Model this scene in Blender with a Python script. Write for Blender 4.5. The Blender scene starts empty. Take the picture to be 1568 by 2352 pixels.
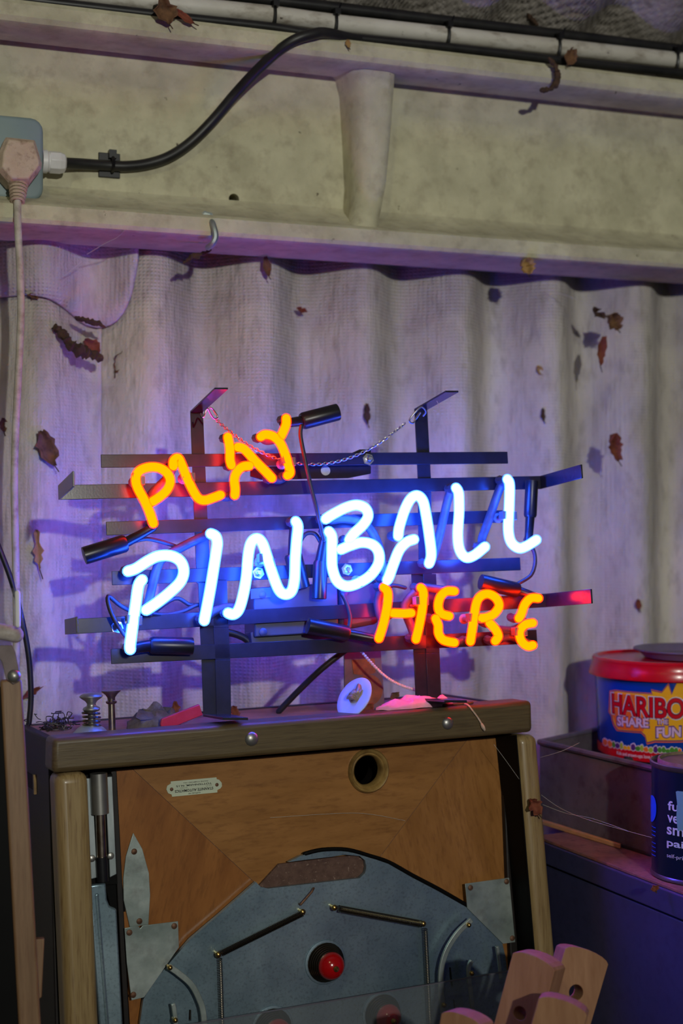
import bpy, bmesh, math, random
from mathutils import Vector, Matrix, noise
from mathutils.geometry import tessellate_polygon
random.seed(11)
S = bpy.context.scene
COL = S.collection
pi = math.pi
# ------------------------------------------------------------------ camera, world, lamps, exposure
F, CX, CY, EYE = 3266.667, 784.0, 1176.0, 1.45      # 50 mm on a 24 mm wide frame of 1568 x 2352
CAM = Vector((0, 0, EYE))
cd = bpy.data.cameras.new('camera'); cam = bpy.data.objects.new('camera', cd); COL.objects.link(cam)
cam.location = CAM; cam.rotation_euler = (pi/2, 0, 0)
cd.sensor_fit = 'HORIZONTAL'; cd.sensor_width = 24; cd.lens = 50; cd.clip_start = .05
cd.dof.use_dof = True; cd.dof.focus_distance = 1.70; cd.dof.aperture_fstop = 3.5
S.camera = cam
wd = bpy.data.worlds.new('world'); S.world = wd; wd.use_nodes = True
bgn = wd.node_tree.nodes['Background']; bgn.inputs[0].default_value = (.75, .85, 1, 1); bgn.inputs[1].default_value = .03
def lamp(name, loc, power, col, r, aim=None, cone=80):
    l = bpy.data.lights.new(name, 'SPOT' if aim else 'POINT'); l.energy = power; l.color = col; l.shadow_soft_size = r
    o = bpy.data.objects.new(name, l); COL.objects.link(o); o.location = loc
    if aim:
        l.spot_size = math.radians(cone); l.spot_blend = 1
        o.rotation_euler = (Vector(aim)-Vector(loc)).to_track_quat('-Z', 'Y').to_euler()
lamp('clip_on_work_lamp', (.82, -1.5, 2.06), 172, (.97, .97, .88), .03, (-.22, 2.1, 1.86), 60)
lamp('ceiling_lamp', (-.35, -1.0, 3.3), 24, (1, 1, .55), .12)
BLUE = (1.7, 11.0, 138.0); RED = (52.0, .80, .0)        # radiance of the neon tubes
vs = S.view_settings; vs.view_transform = 'Standard'; vs.look = 'None'; vs.gamma = 1; vs.exposure = 0; vs.use_curve_mapping = False

# ------------------------------------------------------------------ helpers
def lin(r, g, b):
    f = lambda c: (c/255/12.92) if c/255 <= .04045 else ((c/255+.055)/1.055)**2.4
    return (f(r), f(g), f(b), 1)
def ray(px, py): return Vector(((px-CX)/F, 1, (CY-py)/F))
class Plane:
    """a real plane of the place: local x to the right, y away from the viewer, z up"""
    def __init__(s, px, py, depth, yaw, lean=0, roll=0):
        y = math.radians(yaw)
        U0 = Vector((math.cos(y), math.sin(y), 0)); N0 = Vector((math.sin(y), -math.cos(y), 0)); Z = Vector((0, 0, 1))
        W = Z*math.cos(lean) - N0*math.sin(lean); s.N = N0*math.cos(lean) + Z*math.sin(lean)
        s.U = U0*math.cos(roll) + W*math.sin(roll); s.W = W*math.cos(roll) - U0*math.sin(roll)
        s.O = CAM + ray(px, py)*depth
    def to_floor(s): s.O = s.O + s.W*(-s.O.z/s.W.z); return s
    def mat(s):
        m = Matrix.Identity(4)
        for i in range(3):
            m[i][0] = s.U[i]; m[i][1] = -s.N[i]; m[i][2] = s.W[i]; m[i][3] = s.O[i]
        return m
    def hit(s, px, py, d=0):
        r = ray(px, py); t = ((s.O-CAM).dot(s.N) - d)/r.dot(s.N); p = CAM + r*t - s.O
        return Vector((p.dot(s.U), d, p.dot(s.W)))
    def wp(s, v): return s.O + s.U*v[0] - s.N*v[1] + s.W*v[2]
    def ppm(s, px, py, d=0):                       # pixels in one metre at that spot
        return F/((s.wp(s.hit(px, py, d))-CAM).y)
def catmull(P, n=6, closed=False):
    P = [Vector(p) for p in P]
    if len(P) < 3: return P
    out = []; N = len(P)
    for i in range(N if closed else N-1):
        if closed: a, b, c, d = P[i-1], P[i], P[(i+1) % N], P[(i+2) % N]
        else: a, b, c, d = P[max(i-1, 0)], P[i], P[i+1], P[min(i+2, N-1)]
        for k in range(n):
            t = k/n
            out.append(.5*((2*b)+(c-a)*t+(2*a-5*b+4*c-d)*t*t+(3*b-3*c+d-a)*t**3))
    if not closed: out.append(P[-1])
    return out
class MB:
    def __init__(s): s.v = []; s.f = []
    def add(s, vs, fs):
        o = len(s.v); s.v += [Vector(v) for v in vs]; s.f += [[i+o for i in f] for f in fs]; return s
    def box(s, a, b):
        x, y, z = a; X, Y, Z = b
        return s.add([(x,y,z),(X,y,z),(X,Y,z),(x,Y,z),(x,y,Z),(X,y,Z),(X,Y,Z),(x,Y,Z)],
                     [(0,1,2,3),(4,7,6,5),(0,4,5,1),(1,5,6,2),(2,6,7,3),(3,7,4,0)])
    def prism(s, pts, vec, holes=()):
        pts = [Vector(p) for p in pts]; vec = Vector(vec)
        if not holes:
            n = len(pts)
            return s.add(pts+[p+vec for p in pts], [list(range(n)), list(range(2*n-1, n-1, -1))]+[(i, (i+1) % n, n+(i+1) % n, n+i) for i in range(n)])
        loops = [pts]+[[Vector(p) for p in h] for h in holes]
        flat = [p for l in loops for p in l]; n = len(flat)
        tri = tessellate_polygon(loops)
        fs = [list(t) for t in tri]+[[i+n for i in reversed(t)] for t in tri]
        o = 0
        for l in loops:
            m = len(l); fs += [(o+i, o+(i+1) % m, n+o+(i+1) % m, n+o+i) for i in range(m)]; o += m
        return s.add(flat+[p+vec for p in flat], fs)
    def loft(s, rings, closed=True, caps=True):
        n = len(rings[0]); fs = []
        for k in range(len(rings)-1):
            for i in range(n if closed else n-1):
                j = (i+1) % n; fs.append((k*n+i, k*n+j, (k+1)*n+j, (k+1)*n+i))
        if caps and closed:
            fs.append(list(range(n-1, -1, -1))); fs.append([(len(rings)-1)*n+i for i in range(n)])
        return s.add([p for r in rings for p in r], fs)
    def tube(s, P, r, n=10, cap='round', closed=False):
        P = [Vector(p) for p in P]; m = len(P)
        R = list(r) if isinstance(r, (list, tuple)) else [r]*m
        T = []
        for i in range(m):
            a = P[i-1] if (i or closed) else P[0]; b = P[(i+1) % m] if (i < m-1 or closed) else P[-1]
            t = (b-a); T.append(t.normalized() if t.length > 1e-9 else Vector((0, 0, 1)))
        x = T[0].orthogonal().normalized(); rings = []
        def ring(c, t, x, rr):
            y = t.cross(x); return [c+(x*math.cos(2*pi*k/n)+y*math.sin(2*pi*k/n))*rr for k in range(n)]
        if cap == 'round' and not closed:
            for a in (80, 55, 28): rings.append(ring(P[0]-T[0]*R[0]*math.sin(math.radians(a)), T[0], x, R[0]*math.cos(math.radians(a))))
        for i in range(m):
            x = (x-T[i]*x.dot(T[i])).normalized(); rings.append(ring(P[i], T[i], x, R[i]))
        if cap == 'round' and not closed:
            for a in (28, 55, 80): rings.append(ring(P[-1]+T[-1]*R[-1]*math.sin(math.radians(a)), T[-1], x, R[-1]*math.cos(math.radians(a))))
        if closed: rings.append(rings[0])
        return s.loft(rings, caps=not closed)
    def lathe(s, c, axis, prof, n=24, caps=True):
        c = Vector(c); a = Vector(axis).normalized(); x = a.orthogonal().normalized(); y = a.cross(x)
        return s.loft([[c+a*h+(x*math.cos(2*pi*k/n)+y*math.sin(2*pi*k/n))*max(r, 1e-5) for k in range(n)] for r, h in prof], caps=caps)
    def ball(s, c, r, n=14): return s.lathe(c, (0, -1, 0), [(r*math.sin(pi*k/8), -r*math.cos(pi*k/8)) for k in range(9)], n)
    def torus(s, c, axis, R, r, n=20, m=6):
        c = Vector(c); a = Vector(axis).normalized(); x = a.orthogonal().normalized(); y = a.cross(x)
        return s.tube([c+(x*math.cos(2*pi*k/n)+y*math.sin(2*pi*k/n))*R for k in range(n)], r, m, None, True)
    def helix(s, A, B, R, r, pitch, n=8, m=4):
        A = Vector(A); B = Vector(B); a = B-A; L = a.length; a.normalize(); x = a.orthogonal().normalized(); y = a.cross(x)
        k = int(L/pitch*n)
        return s.tube([A+a*L*i/k+(x*math.cos(2*pi*i/n)+y*math.sin(2*pi*i/n))*R for i in range(k+1)], r, m, 'flat')
    def noise(s, amp, sc, seed=0):
        for v in s.v: v += noise.noise_vector(v*sc+Vector((seed*7.3, 0, 0)))*amp
        return s
    def build(s, name, mat, parent=None, frame=None, bevel=0, seg=2, smooth=40, solid=0, base=True, keep=False):
        vs = s.v; off = Vector((0, 0, 0))
        if parent is None and base:
            lo = Vector([min(v[i] for v in vs) for i in range(3)]); hi = Vector([max(v[i] for v in vs) for i in range(3)])
            off = Vector(((lo.x+hi.x)/2, (lo.y+hi.y)/2, lo.z))
        me = bpy.data.meshes.new(name); me.from_pydata([v-off for v in vs], [], s.f)
        bm = bmesh.new(); bm.from_mesh(me); bmesh.ops.recalc_face_normals(bm, faces=bm.faces)
        if bevel:
            ed = [e for e in bm.edges if len(e.link_faces) == 2 and e.calc_face_angle(0) > math.radians(34)]
            nrm = [f.normal.copy() for f in bm.faces]
            bmesh.ops.bevel(bm, geom=ed, offset=bevel, segments=seg, affect='EDGES', profile=.5, clamp_overlap=True)
            for f in bm.faces: f.smooth = keep or not any(f.normal.dot(q) > .9995 for q in nrm)
        fl = [f.smooth for f in bm.faces] if bevel else None
        bm.to_mesh(me); bm.free()
        for p in me.polygons: p.use_smooth = True
        me.set_sharp_from_angle(angle=math.radians(smooth if not bevel or keep else 60))
        if fl: me.polygons.foreach_set('use_smooth', fl)
        me.materials.append(mat)
        o = bpy.data.objects.new(name, me); COL.objects.link(o)
        if parent: o.parent = parent
        else: o.matrix_world = (frame.mat() if frame else Matrix.Identity(4)) @ Matrix.Translation(off)
        if solid:
            md = o.modifiers.new('thickness', 'SOLIDIFY'); md.thickness = solid; md.offset = 0
        return o
def tag(o, label, cat=None, group=None, kind=None):
    o['label'] = label
    if cat: o['category'] = cat
    if group: o['group'] = group
    if kind: o['kind'] = kind
    return o
def root(name, frame, label, cat=None, group=None, kind=None):
    o = bpy.data.objects.new(name, None); COL.objects.link(o); o.matrix_world = frame.mat(); o.empty_display_size = .05
    return tag(o, label, cat, group, kind)
WORLD = None
# ------------------------------------------------------------------ materials (all procedural)
_mc = {}
def M(name, col, col2=None, rough=.6, rough2=None, metal=0, scale=20, stretch=(1, 1, 1), rot=0, lo=.35, hi=.65, bump=0, bscale=None,
      speck=None, sscale=40, sth=.68, coat=0, ior=1.45, trans=0, weave=0, fine=None, spec=None):
    if name in _mc: return _mc[name]
    m = bpy.data.materials.new(name); m.use_nodes = True; nt = m.node_tree; N = nt.nodes; L = nt.links
    b = N['Principled BSDF']
    b.inputs['Roughness'].default_value = rough; b.inputs['Metallic'].default_value = metal; b.inputs['IOR'].default_value = ior
    b.inputs['Coat Weight'].default_value = coat; b.inputs['Coat Roughness'].default_value = .15; b.inputs['Transmission Weight'].default_value = trans
    if spec is not None: b.inputs['Specular IOR Level'].default_value = spec
    tc = N.new('ShaderNodeTexCoord'); mp = N.new('ShaderNodeMapping'); L.new(tc.outputs['Object'], mp.inputs[0])
    mp.inputs['Rotation'].default_value = (0, rot, 0)
    m2 = N.new('ShaderNodeMapping'); L.new(mp.outputs[0], m2.inputs[0]); m2.inputs['Scale'].default_value = stretch
    def nz(sc, vec=m2, det=6, ro=.6):
        t = N.new('ShaderNodeTexNoise'); t.inputs['Scale'].default_value = sc; t.inputs['Detail'].default_value = det; t.inputs['Roughness'].default_value = ro
        L.new(vec.outputs[0], t.inputs['Vector']); return t
    def mr(src, a, c, x=0., y=1.):
        t = N.new('ShaderNodeMapRange'); L.new(src, t.inputs[0]); t.inputs[1].default_value = a; t.inputs[2].default_value = c
        t.inputs[3].default_value = x; t.inputs[4].default_value = y; return t.outputs[0]
    def mix(fac, A, B, blend='MIX'):
        t = N.new('ShaderNodeMix'); t.data_type = 'RGBA'; t.blend_type = blend
        if isinstance(fac, float): t.inputs[0].default_value = fac
        else: L.new(fac, t.inputs[0])
        for k, q in ((6, A), (7, B)):
            if isinstance(q, tuple): t.inputs[k].default_value = q
            else: L.new(q, t.inputs[k])
        return t.outputs[2]
    out = col
    n1 = nz(scale)
    if col2: out = mix(mr(n1.outputs[0], lo, hi), col, col2)
    if fine:                                                # fine grain or grime: (scale, colour, amount)
        n3 = nz(fine[0]); out = mix(mr(n3.outputs[0], .5, .75, 0, fine[2]), out, fine[1])
    if speck:
        n2 = nz(sscale, mp, 3, .7); out = mix(mr(n2.outputs[0], sth, sth+.06), out, speck)
    if isinstance(out, tuple): b.inputs['Base Color'].default_value = out
    else: L.new(out, b.inputs['Base Color'])
    if rough2 is not None: L.new(mr(n1.outputs[0], lo, hi, rough, rough2), b.inputs['Roughness'])
    if bump or weave:
        bp = N.new('ShaderNodeBump'); bp.inputs['Strength'].default_value = 1; bp.inputs['Distance'].default_value = bump or .001
        nb = nz(bscale or scale*3); h = nb.outputs[0]
        if weave:
            ws = []
            for ax in ('X', 'Z'):
                w = N.new('ShaderNodeTexWave'); w.bands_direction = ax; w.inputs['Scale'].default_value = weave[0]; w.inputs['Distortion'].default_value = 1.2
                w.inputs['Detail'].default_value = 1; w.inputs['Detail Scale'].default_value = .6
                L.new(mp.outputs[0], w.inputs['Vector']); ws.append(w.outputs['Fac'])
            mul = N.new('ShaderNodeMath'); mul.operation = 'MULTIPLY'; L.new(ws[0], mul.inputs[0]); L.new(ws[1], mul.inputs[1])
            msk = N.new('ShaderNodeMath'); msk.operation = 'MULTIPLY'; L.new(mul.outputs[0], msk.inputs[0]); L.new(mr(nz(3.2, mp, 2).outputs[0], .42, .62, weave[1]*.3, weave[1]), msk.inputs[1])
            ad = N.new('ShaderNodeMath'); ad.operation = 'ADD'; L.new(msk.outputs[0], ad.inputs[0]); L.new(h, ad.inputs[1]); h = ad.outputs[0]
        L.new(h, bp.inputs['Height']); L.new(bp.outputs[0], b.inputs['Normal'])
    _mc[name] = m; return m
def glow(name, rgb):
    m = bpy.data.materials.new(name); m.use_nodes = True; N = m.node_tree.nodes; N.remove(N['Principled BSDF'])
    e = N.new('ShaderNodeEmission'); s = max(rgb); e.inputs[0].default_value = (rgb[0]/s, rgb[1]/s, rgb[2]/s, 1); e.inputs[1].default_value = s
    m.node_tree.links.new(e.outputs[0], N['Material Output'].inputs[0]); return m
def shell(name, rgb, through):                       # thin glowing glass wall around the gas
    m = glow(name, rgb); N = m.node_tree.nodes; L = m.node_tree.links
    t = N.new('ShaderNodeBsdfTransparent'); x = N.new('ShaderNodeMixShader'); x.inputs[0].default_value = through
    e = [n for n in N if n.type == 'EMISSION'][0]
    L.new(e.outputs[0], x.inputs[1]); L.new(t.outputs[0], x.inputs[2]); L.new(x.outputs[0], N['Material Output'].inputs[0]); return m
def clear(name, tint, rough=.05, amount=.85):
    m = bpy.data.materials.new(name); m.use_nodes = True; N = m.node_tree.nodes; L = m.node_tree.links; b = N['Principled BSDF']
    b.inputs['Base Color'].default_value = tint; b.inputs['Roughness'].default_value = rough
    t = N.new('ShaderNodeBsdfTransparent'); x = N.new('ShaderNodeMixShader'); x.inputs[0].default_value = amount
    L.new(b.outputs[0], x.inputs[1]); L.new(t.outputs[0], x.inputs[2]); L.new(x.outputs[0], N['Material Output'].inputs[0]); return m
m_sheet = M('asbestos_sheet', lin(184,177,171), lin(216,209,202), rough=.9, scale=9, stretch=(1,1,.4), bump=.0034, bscale=100, weave=(62, .30), fine=(60, lin(138,130,122), .55), speck=lin(80,72,66), sscale=38, sth=.75)
m_roof = M('roof_sheet', lin(150,143,132), lin(190,182,172), rough=.92, scale=14, bump=.0022, bscale=150, weave=(44, 1.2), fine=(40, lin(96,88,76), .7))
m_conc = M('beam_concrete', lin(180,175,148), lin(206,201,172), rough=.93, scale=15, bump=.0012, bscale=90, fine=(50, lin(150,140,118), .6), speck=lin(84,72,58), sscale=55, sth=.70)
m_floor = M('floor_concrete', lin(90,86,82), lin(120,115,108), rough=.9, scale=4, bump=.001)
m_pvc = M('white_pvc', lin(196,190,176), lin(225,221,212), rough=.5, scale=14, stretch=(.5,1,1), fine=(60, lin(120,104,84), .8), speck=lin(70,60,50), sscale=70, sth=.70)
m_blackpvc = M('black_cable', lin(24,24,25), lin(40,39,38), rough=.42, scale=30)
m_tie = M('cable_tie_nylon', lin(14,14,16), rough=.4)
m_socket = M('socket_grey', lin(120,138,142), lin(134,150,152), rough=.55, scale=8, speck=lin(80,84,84), sscale=90, sth=.74)
m_plug = M('dirty_plug', lin(186,162,140), lin(206,186,166), rough=.7, scale=30, fine=(110, lin(120,92,70), .8), bump=.0005, bscale=120)
m_gland = M('white_gland', lin(214,212,214), lin(228,226,228), rough=.4)
m_cord = M('white_cord', lin(170,160,146), lin(200,192,182), rough=.6, scale=24, fine=(70, lin(120,104,86), .7))
m_leaf = M('dead_leaf', lin(88,60,42), lin(128,92,62), rough=.85, scale=60, fine=(150, lin(50,34,26), .7), bump=.0006, bscale=200)
m_leafred = M('dead_leaf_red', lin(110,52,38), lin(140,78,54), rough=.85, scale=60, fine=(150, lin(60,30,24), .7))
m_leafpale = M('dead_leaf_pale', lin(150,116,70), lin(176,142,92), rough=.85, scale=60)
m_bark = M('bark', lin(58,42,32), lin(88,66,50), rough=.95, scale=70, bump=.001, bscale=160)
m_web = M('cobweb', lin(190,184,176), rough=.9)
m_frame = M('black_painted_steel', lin(36,36,44), lin(42,41,50), rough=.22, scale=60, spec=.3, bump=.00004, bscale=400)
m_rubber = M('black_rubber', lin(24,24,28), lin(30,30,34), rough=.33, scale=40)
m_wire = M('sign_wire', lin(40,36,38), lin(56,50,52), rough=.45)
m_block = M('blackout_paint', lin(46,48,54), lin(66,68,74), rough=.5, scale=60)
m_support = M('clear_tube_support', lin(110,116,122), rough=.2)
m_trafo = M('transformer_case', lin(56,58,72), lin(66,68,82), rough=.45, scale=20)
m_zinc = M('zinc_steel', lin(186,186,190), lin(160,160,164), rough=.3, metal=1, scale=60)
m_chain = M('chain_steel', lin(190,184,180), rough=.35, metal=1)
m_blue = glow('neon_blue', BLUE); m_red = glow('neon_orange', RED)
m_bluehalo = shell('glass_blue', (.45, 1.5, 9.0), .62); m_redhalo = shell('glass_orange', (8.0, .22, .0), .62)
m_rail = M('rail_oak', lin(80,66,44), lin(102,86,58), rough=.42, scale=7, stretch=(1.2,9,26), fine=(22, lin(58,42,26), .75), lo=.3, hi=.7, bump=.0002, bscale=30)
m_railtop = M('dusty_board', lin(150,112,92), lin(176,138,114), rough=.85, scale=20, bump=.0006, bscale=120)
m_post = M('post_oak', lin(138,114,74), lin(160,136,94), rough=.40, scale=8, stretch=(26,9,1.2), fine=(20, lin(96,64,34), .8), lo=.3, hi=.7, coat=.2)
m_black = M('black_paint', lin(10,9,10), lin(15,14,14), rough=.6, scale=20, spec=.12)
m_side = M('dark_cabinet_side', lin(20,15,14), lin(30,23,21), rough=.55, scale=12, stretch=(1,1,6))
def veneer(name, rot, a=(140,94,46), b=(164,114,62)):
    return M(name, lin(*a), lin(*b), rough=.36, scale=9, stretch=(1.3,5,6), rot=rot, lo=.3, hi=.72, fine=(40, lin(104,62,28), .55), coat=.15)
m_ven_t = veneer('veneer_across', 0); m_ven_l = veneer('veneer_left', 1.3, (132,80,36), (158,102,50)); m_ven_r = veneer('veneer_right', 1.75, (142,94,46), (168,116,64))
m_steel = M('playfield_steel', lin(134,160,174), lin(160,182,192), rough=.30, rough2=.44, metal=.75, scale=7, bump=.00003, bscale=700, fine=(300, lin(90,96,104), .5))
m_alu = M('aluminium_plate', lin(150,164,160), lin(180,190,186), rough=.34, rough2=.48, metal=.55, scale=18, bump=.0004, bscale=22, fine=(60, lin(120,118,116), .5))
m_track = M('galvanised_track', lin(150,160,162), lin(178,186,188), rough=.5, metal=.8, scale=80, stretch=(1,1,.3))
m_rod = M('plunger_rod', lin(150,132,116), lin(190,176,160), rough=.28, metal=1, scale=60)
m_nickel = M('nickel', lin(150,148,144), lin(170,168,162), rough=.38, metal=.8)
m_spring = M('spring_steel', lin(116,106,92), rough=.3, metal=1)
m_rust = M('rusty_screw', lin(96,66,50), lin(130,96,76), rough=.6, metal=.6, scale=200)
m_board = M('brown_hardboard', lin(86,62,54), lin(104,78,68), rough=.85, scale=120, bump=.0006, bscale=260, speck=lin(140,116,104), sscale=220, sth=.62)
m_dome = M('red_plastic', lin(176,10,14), rough=.18, coat=.5)
m_brass = M('brass_tip', lin(190,160,96), rough=.3, metal=1)
m_cup = M('turned_wood_ring', lin(166,134,78), lin(120,92,50), rough=.4, scale=50)
m_ivory = M('ivory_plate', lin(206,214,188), lin(196,204,178), rough=.4, scale=20)
m_ink = M('black_ink', lin(26,26,22), rough=.6)
m_inkfaint = M('worn_ink', lin(140,146,128), rough=.6)
m_acryl = clear('clear_acrylic', (.25,.28,.3,1), .06, .80)
m_acryledge = M('acrylic_edge', lin(120,116,130), rough=.3)
m_plasticclear = clear('clear_guard', (.35,.35,.4,1), .15, .90)
# ------------------------------------------------------------------ setting: corrugated wall, beam, roof, floor
WP = Plane(784, 1176, 2.1, 20)
WP.O.z = EYE
u_of = lambda px: WP.hit(px, 640, -.02)[0]
PITCH = (u_of(1450)-u_of(330))/5; U0 = u_of(832); AMP = .030
def corr(u):                                           # corrugation depth, ridge towards the viewer at U0
    return -AMP*math.cos(2*pi*(u-U0)/PITCH)
wall = root('wall_back', WP, 'pale grey corrugated fibre cement wall behind the neon sign', kind='structure')
def sheet(name, ua, ub, wa, wb, off, mat, par, th=.006, edge=None):
    n = int((ub-ua)/PITCH*20); mb = MB(); rows = 2 if edge is None else 6; rings = []
    for k in range(rows):
        t = k/(rows-1)
        rings.append([Vector((u, corr(u)+off, (edge(u) if edge else wa)*(1-t)+wb*t)) for u in [ua+(ub-ua)*i/n for i in range(n+1)]])
    mb.loft(rings, closed=False, caps=False)
    return mb.build(name, mat, par, solid=th, smooth=60)
us = WP.hit(232, 1100, 0)[0]
sheet('corrugated_sheet', us, 1.35, -EYE, .78, 0, m_sheet, wall)
sheet('corrugated_sheet', -1.25, us+.004, -EYE, .78, -.008, m_sheet, wall)
# short lapped offcut at the upper left with a scalloped lower edge
edp = [(-120,690),(0,676),(60,680),(110,690),(160,712),(205,738),(240,746),(270,738),(292,708),(306,660),(314,600)]
edl = [WP.hit(x, y, -.03) for x, y in edp]
def edge(u):
    for a, b in zip(edl, edl[1:]):
        if a[0] <= u <= b[0]: return a[2]+(b[2]-a[2])*(u-a[0])/(b[0]-a[0])
    return edl[0][2] if u < edl[0][0] else edl[-1][2]
sheet('corrugated_sheet', edl[0][0], edl[-1][0], 0, .44, -.020, m_sheet, wall, edge=edge)

beam = root('trim_1', WP, 'long pale concrete eaves beam with recessed panels and a rib', kind='structure')
UA, UB = -1.25, 1.35
def extr(prof, a, b): return MB().prism([(a, d, w) for d, w in prof], (b-a, 0, 0))
DP = -.07
extr([(-.152,.612),(-.159,.615),(-.163,.621),(-.164,.636),(-.160,.642),(-.150,.645),(-.02,.647),(-.02,.620),(DP,.620),(DP-.008,.616)], UA, UB).build('top_flange', m_conc, beam, smooth=27)
extr([(DP,.432),(DP-.006,.424),(-.132,.396),(-.145,.393),(-.151,.388),(-.153,.370),(-.150,.365),(-.142,.363),(-.034,.363),(-.034,.432)], UA, UB).build('bottom_flange', m_conc, beam, smooth=27)
hc = WP.hit(537, 457, DP); hr = .0075
web = MB().prism([(UA, DP, .42), (UB, DP, .42), (UB, DP, .63), (UA, DP, .63)], (0, .035, 0),
    holes=[[(hc[0]+hr*math.cos(-2*pi*k/16), DP, hc[2]+hr*math.sin(-2*pi*k/16)) for k in range(16)]])
web.build('recessed_panel', m_conc, beam)
MB().prism([(hc[0]-.02, DP+.036, hc[2]-.02), (hc[0]+.02, DP+.036, hc[2]-.02), (hc[0]+.02, DP+.036, hc[2]+.02), (hc[0]-.02, DP+.036, hc[2]+.02)], (0, .004, 0)).build('hole_bottom', m_black, beam)
rings = []
for xl, xm, xr, y, dd in ((745,800,925,165,-.150),(768,815,914,190,-.138),(778,825,911,230,-.130),(785,828,903,340,-.128),(790,826,893,440,-.127),(786,822,882,500,-.132),(778,812,872,545,-.142)):
    a = WP.hit(xl, y, DP); w = a[2]; b = WP.hit(xm, y, dd)[0]; c = WP.hit(xr, y, dd)[0]
    w = WP.hit(xm, y, DP)[2]
    rings.append([Vector(q) for q in ((a[0], DP+.004, w), (a[0]+(b-a[0])*.5, DP+(dd-DP)*.42, w), (b, dd+.012, w), (b+.014, dd, w), (c-.014, dd, w), (c-.002, dd+.008, w), (c+.002, dd+.02, w), (c+.004, DP+.004, w))])
MB().loft(rings).build('rib', m_conc, beam, smooth=60)

ceil = root('ceiling', WP, 'corrugated cement roof sheet rising above the beam', kind='structure')
rings = []
for k in range(14):
    dd = .02 - k*k*.0062
    rings.append([Vector((u, dd, .681+(.02-dd)*.36 + .020*math.cos(2*pi*(u-U0-.05)/PITCH))) for u in [UA+(UB-UA)*i/280 for i in range(281)]])
MB().loft(rings, closed=False, caps=False).build('corrugated_sheet', m_roof, ceil, solid=.006, smooth=70)
tag(MB().box((-3, -3.5, -.05), (3, 3, 0)).build('floor', m_floor), 'bare grey concrete floor', kind='structure')

# ------------------------------------------------------------------ conduit, cables, socket
def run(pts, d, n=6): return catmull([WP.hit(x, y, q) for (x, y), q in zip(pts, d if isinstance(d, list) else [d]*len(pts))], n)
cond = root('conduit_pipe', WP, 'grubby white plastic conduit pipe running along the top of the beam', 'pipe')
MB().tube(run([(-300,-68),(0,-36),(380,8),(620,33),(765,52),(1022,80),(1275,107),(1545,137),(1640,147)], -.135), .0118, 14).build('pipe', m_pvc, cond)
for x, y in ((625,34),(765,52),(1022,80),(1275,107),(1545,137)):
    c = WP.hit(x, y, -.135); mb = MB()
    mb.tube([c+Vector((0, math.sin(a)*.0150, math.cos(a)*.0205-.003)) for a in [2*pi*k/20 for k in range(20)]], .0021, 6, None, True)
    mb.box(c+Vector((-.004, -.020, .006)), c+Vector((.004, -.012, .014)))
    mb.tube([c+Vector((.001, -.016, .010)), c+Vector((.004, -.021, .020))], .0013, 5)
    mb.build('cable_tie', m_tie, cond)
cab = root('upper_cable', WP, 'thick black cable lying on top of the white conduit', 'cable')
MB().tube(run([(-300,-106),(0,-72),(400,-28),(620,0),(740,14),(1022,48),(1275,78),(1545,112),(1640,124)], -.128), .0078, 10).build('sheath', m_blackpvc, cab)
cab2 = root('lower_cable', WP, 'black cable tucked under the white conduit', 'cable')
MB().tube(run([(-300,-42),(0,-8),(380,36),(620,62),(740,80),(1022,108),(1275,137),(1545,166),(1640,176)], -.150), .0062, 10).build('sheath', m_blackpvc, cab2)
feed = root('feed_cable', WP, 'black cable curving down from the conduit to the grey socket', 'cable')
fp = [(930,101),(820,90),(750,76),(720,78),(680,90),(640,116),(590,162),(540,216),(490,275),(440,325),(390,359),(340,376),(290,382),(240,380),(180,376),(140,374)]
MB().tube(run(fp, [-.136,-.150,-.168,-.174,-.172,-.160,-.135,-.110,-.092,-.084,-.081,-.079,-.079,-.079,-.085,-.094]), .0073, 12).build('sheath', m_blackpvc, feed)
clip = root('cable_clip', WP, 'small black adhesive cable clip on the beam panel', 'clip')
c = WP.hit(250, 381, DP)
MB().box(c+Vector((-.0145,-.004,-.0165)), c+Vector((.0145,0,.0165))).build('base', m_tie, clip, bevel=.0008)
MB().tube([c+Vector((.003, -.008+.0098*-math.sin(a), .0098*math.cos(a))) for a in [2*pi*k/16 for k in range(16)]], .0024, 6, None, True).box(c+Vector((-.002,-.014,.008)), c+Vector((.008,-.004,.019))).build('tie', m_tie, clip)

sock = root('wall_socket', WP, 'grey surface mounted wall socket at the left end of the beam', 'socket')
a = WP.hit(-75, 448, -.118); b = WP.hit(100, 272, -.118)
p = []
rr = .016
for cx_, cz_, a0 in ((b[0]-rr, b[2]-rr, 0), (a[0]+rr, b[2]-rr, 90), (a[0]+rr, a[2]+rr, 180), (b[0]-rr, a[2]+rr, 270)):
    for k in range(5):
        t = math.radians(a0+k*22.5); p.append((cx_+rr*math.cos(t), -.118, cz_+rr*math.sin(t)))
MB().prism(p, (0, .048, 0)).build('case', m_socket, sock, bevel=.005, seg=3, keep=True, smooth=35)
g = WP.hit(100, 371, -.096); g2 = WP.hit(150, 374, -.096)
MB().lathe((g[0]-.002, -.096, g[2]), (1, 0, 0), [(.0150,0),(.0152,.006),(.0132,.008),(.0132,.010)], 24).build('gland_collar', m_gland, sock)
MB().lathe((g[0]-.002, -.096, g[2]), (1, 0, 0), [(.0142,.009),(.0148,.011),(.0148,.023),(.0125,.029),(.0085,.031)], 8).build('gland_nut', m_gland, sock, bevel=.0008, smooth=25)
plug = root('power_plug', WP, 'dirty cream moulded plug pushed into the grey socket', 'plug')
pf = [(13,315),(80,322),(96,375),(95,386),(67,423),(21,422),(-6,390),(-2,350)]
cn = sum((WP.hit(x, y, -.150) for x, y in pf), Vector((0, 0, 0)))/len(pf)
r0 = [WP.hit(x, y, -.150) for x, y in pf]
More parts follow.
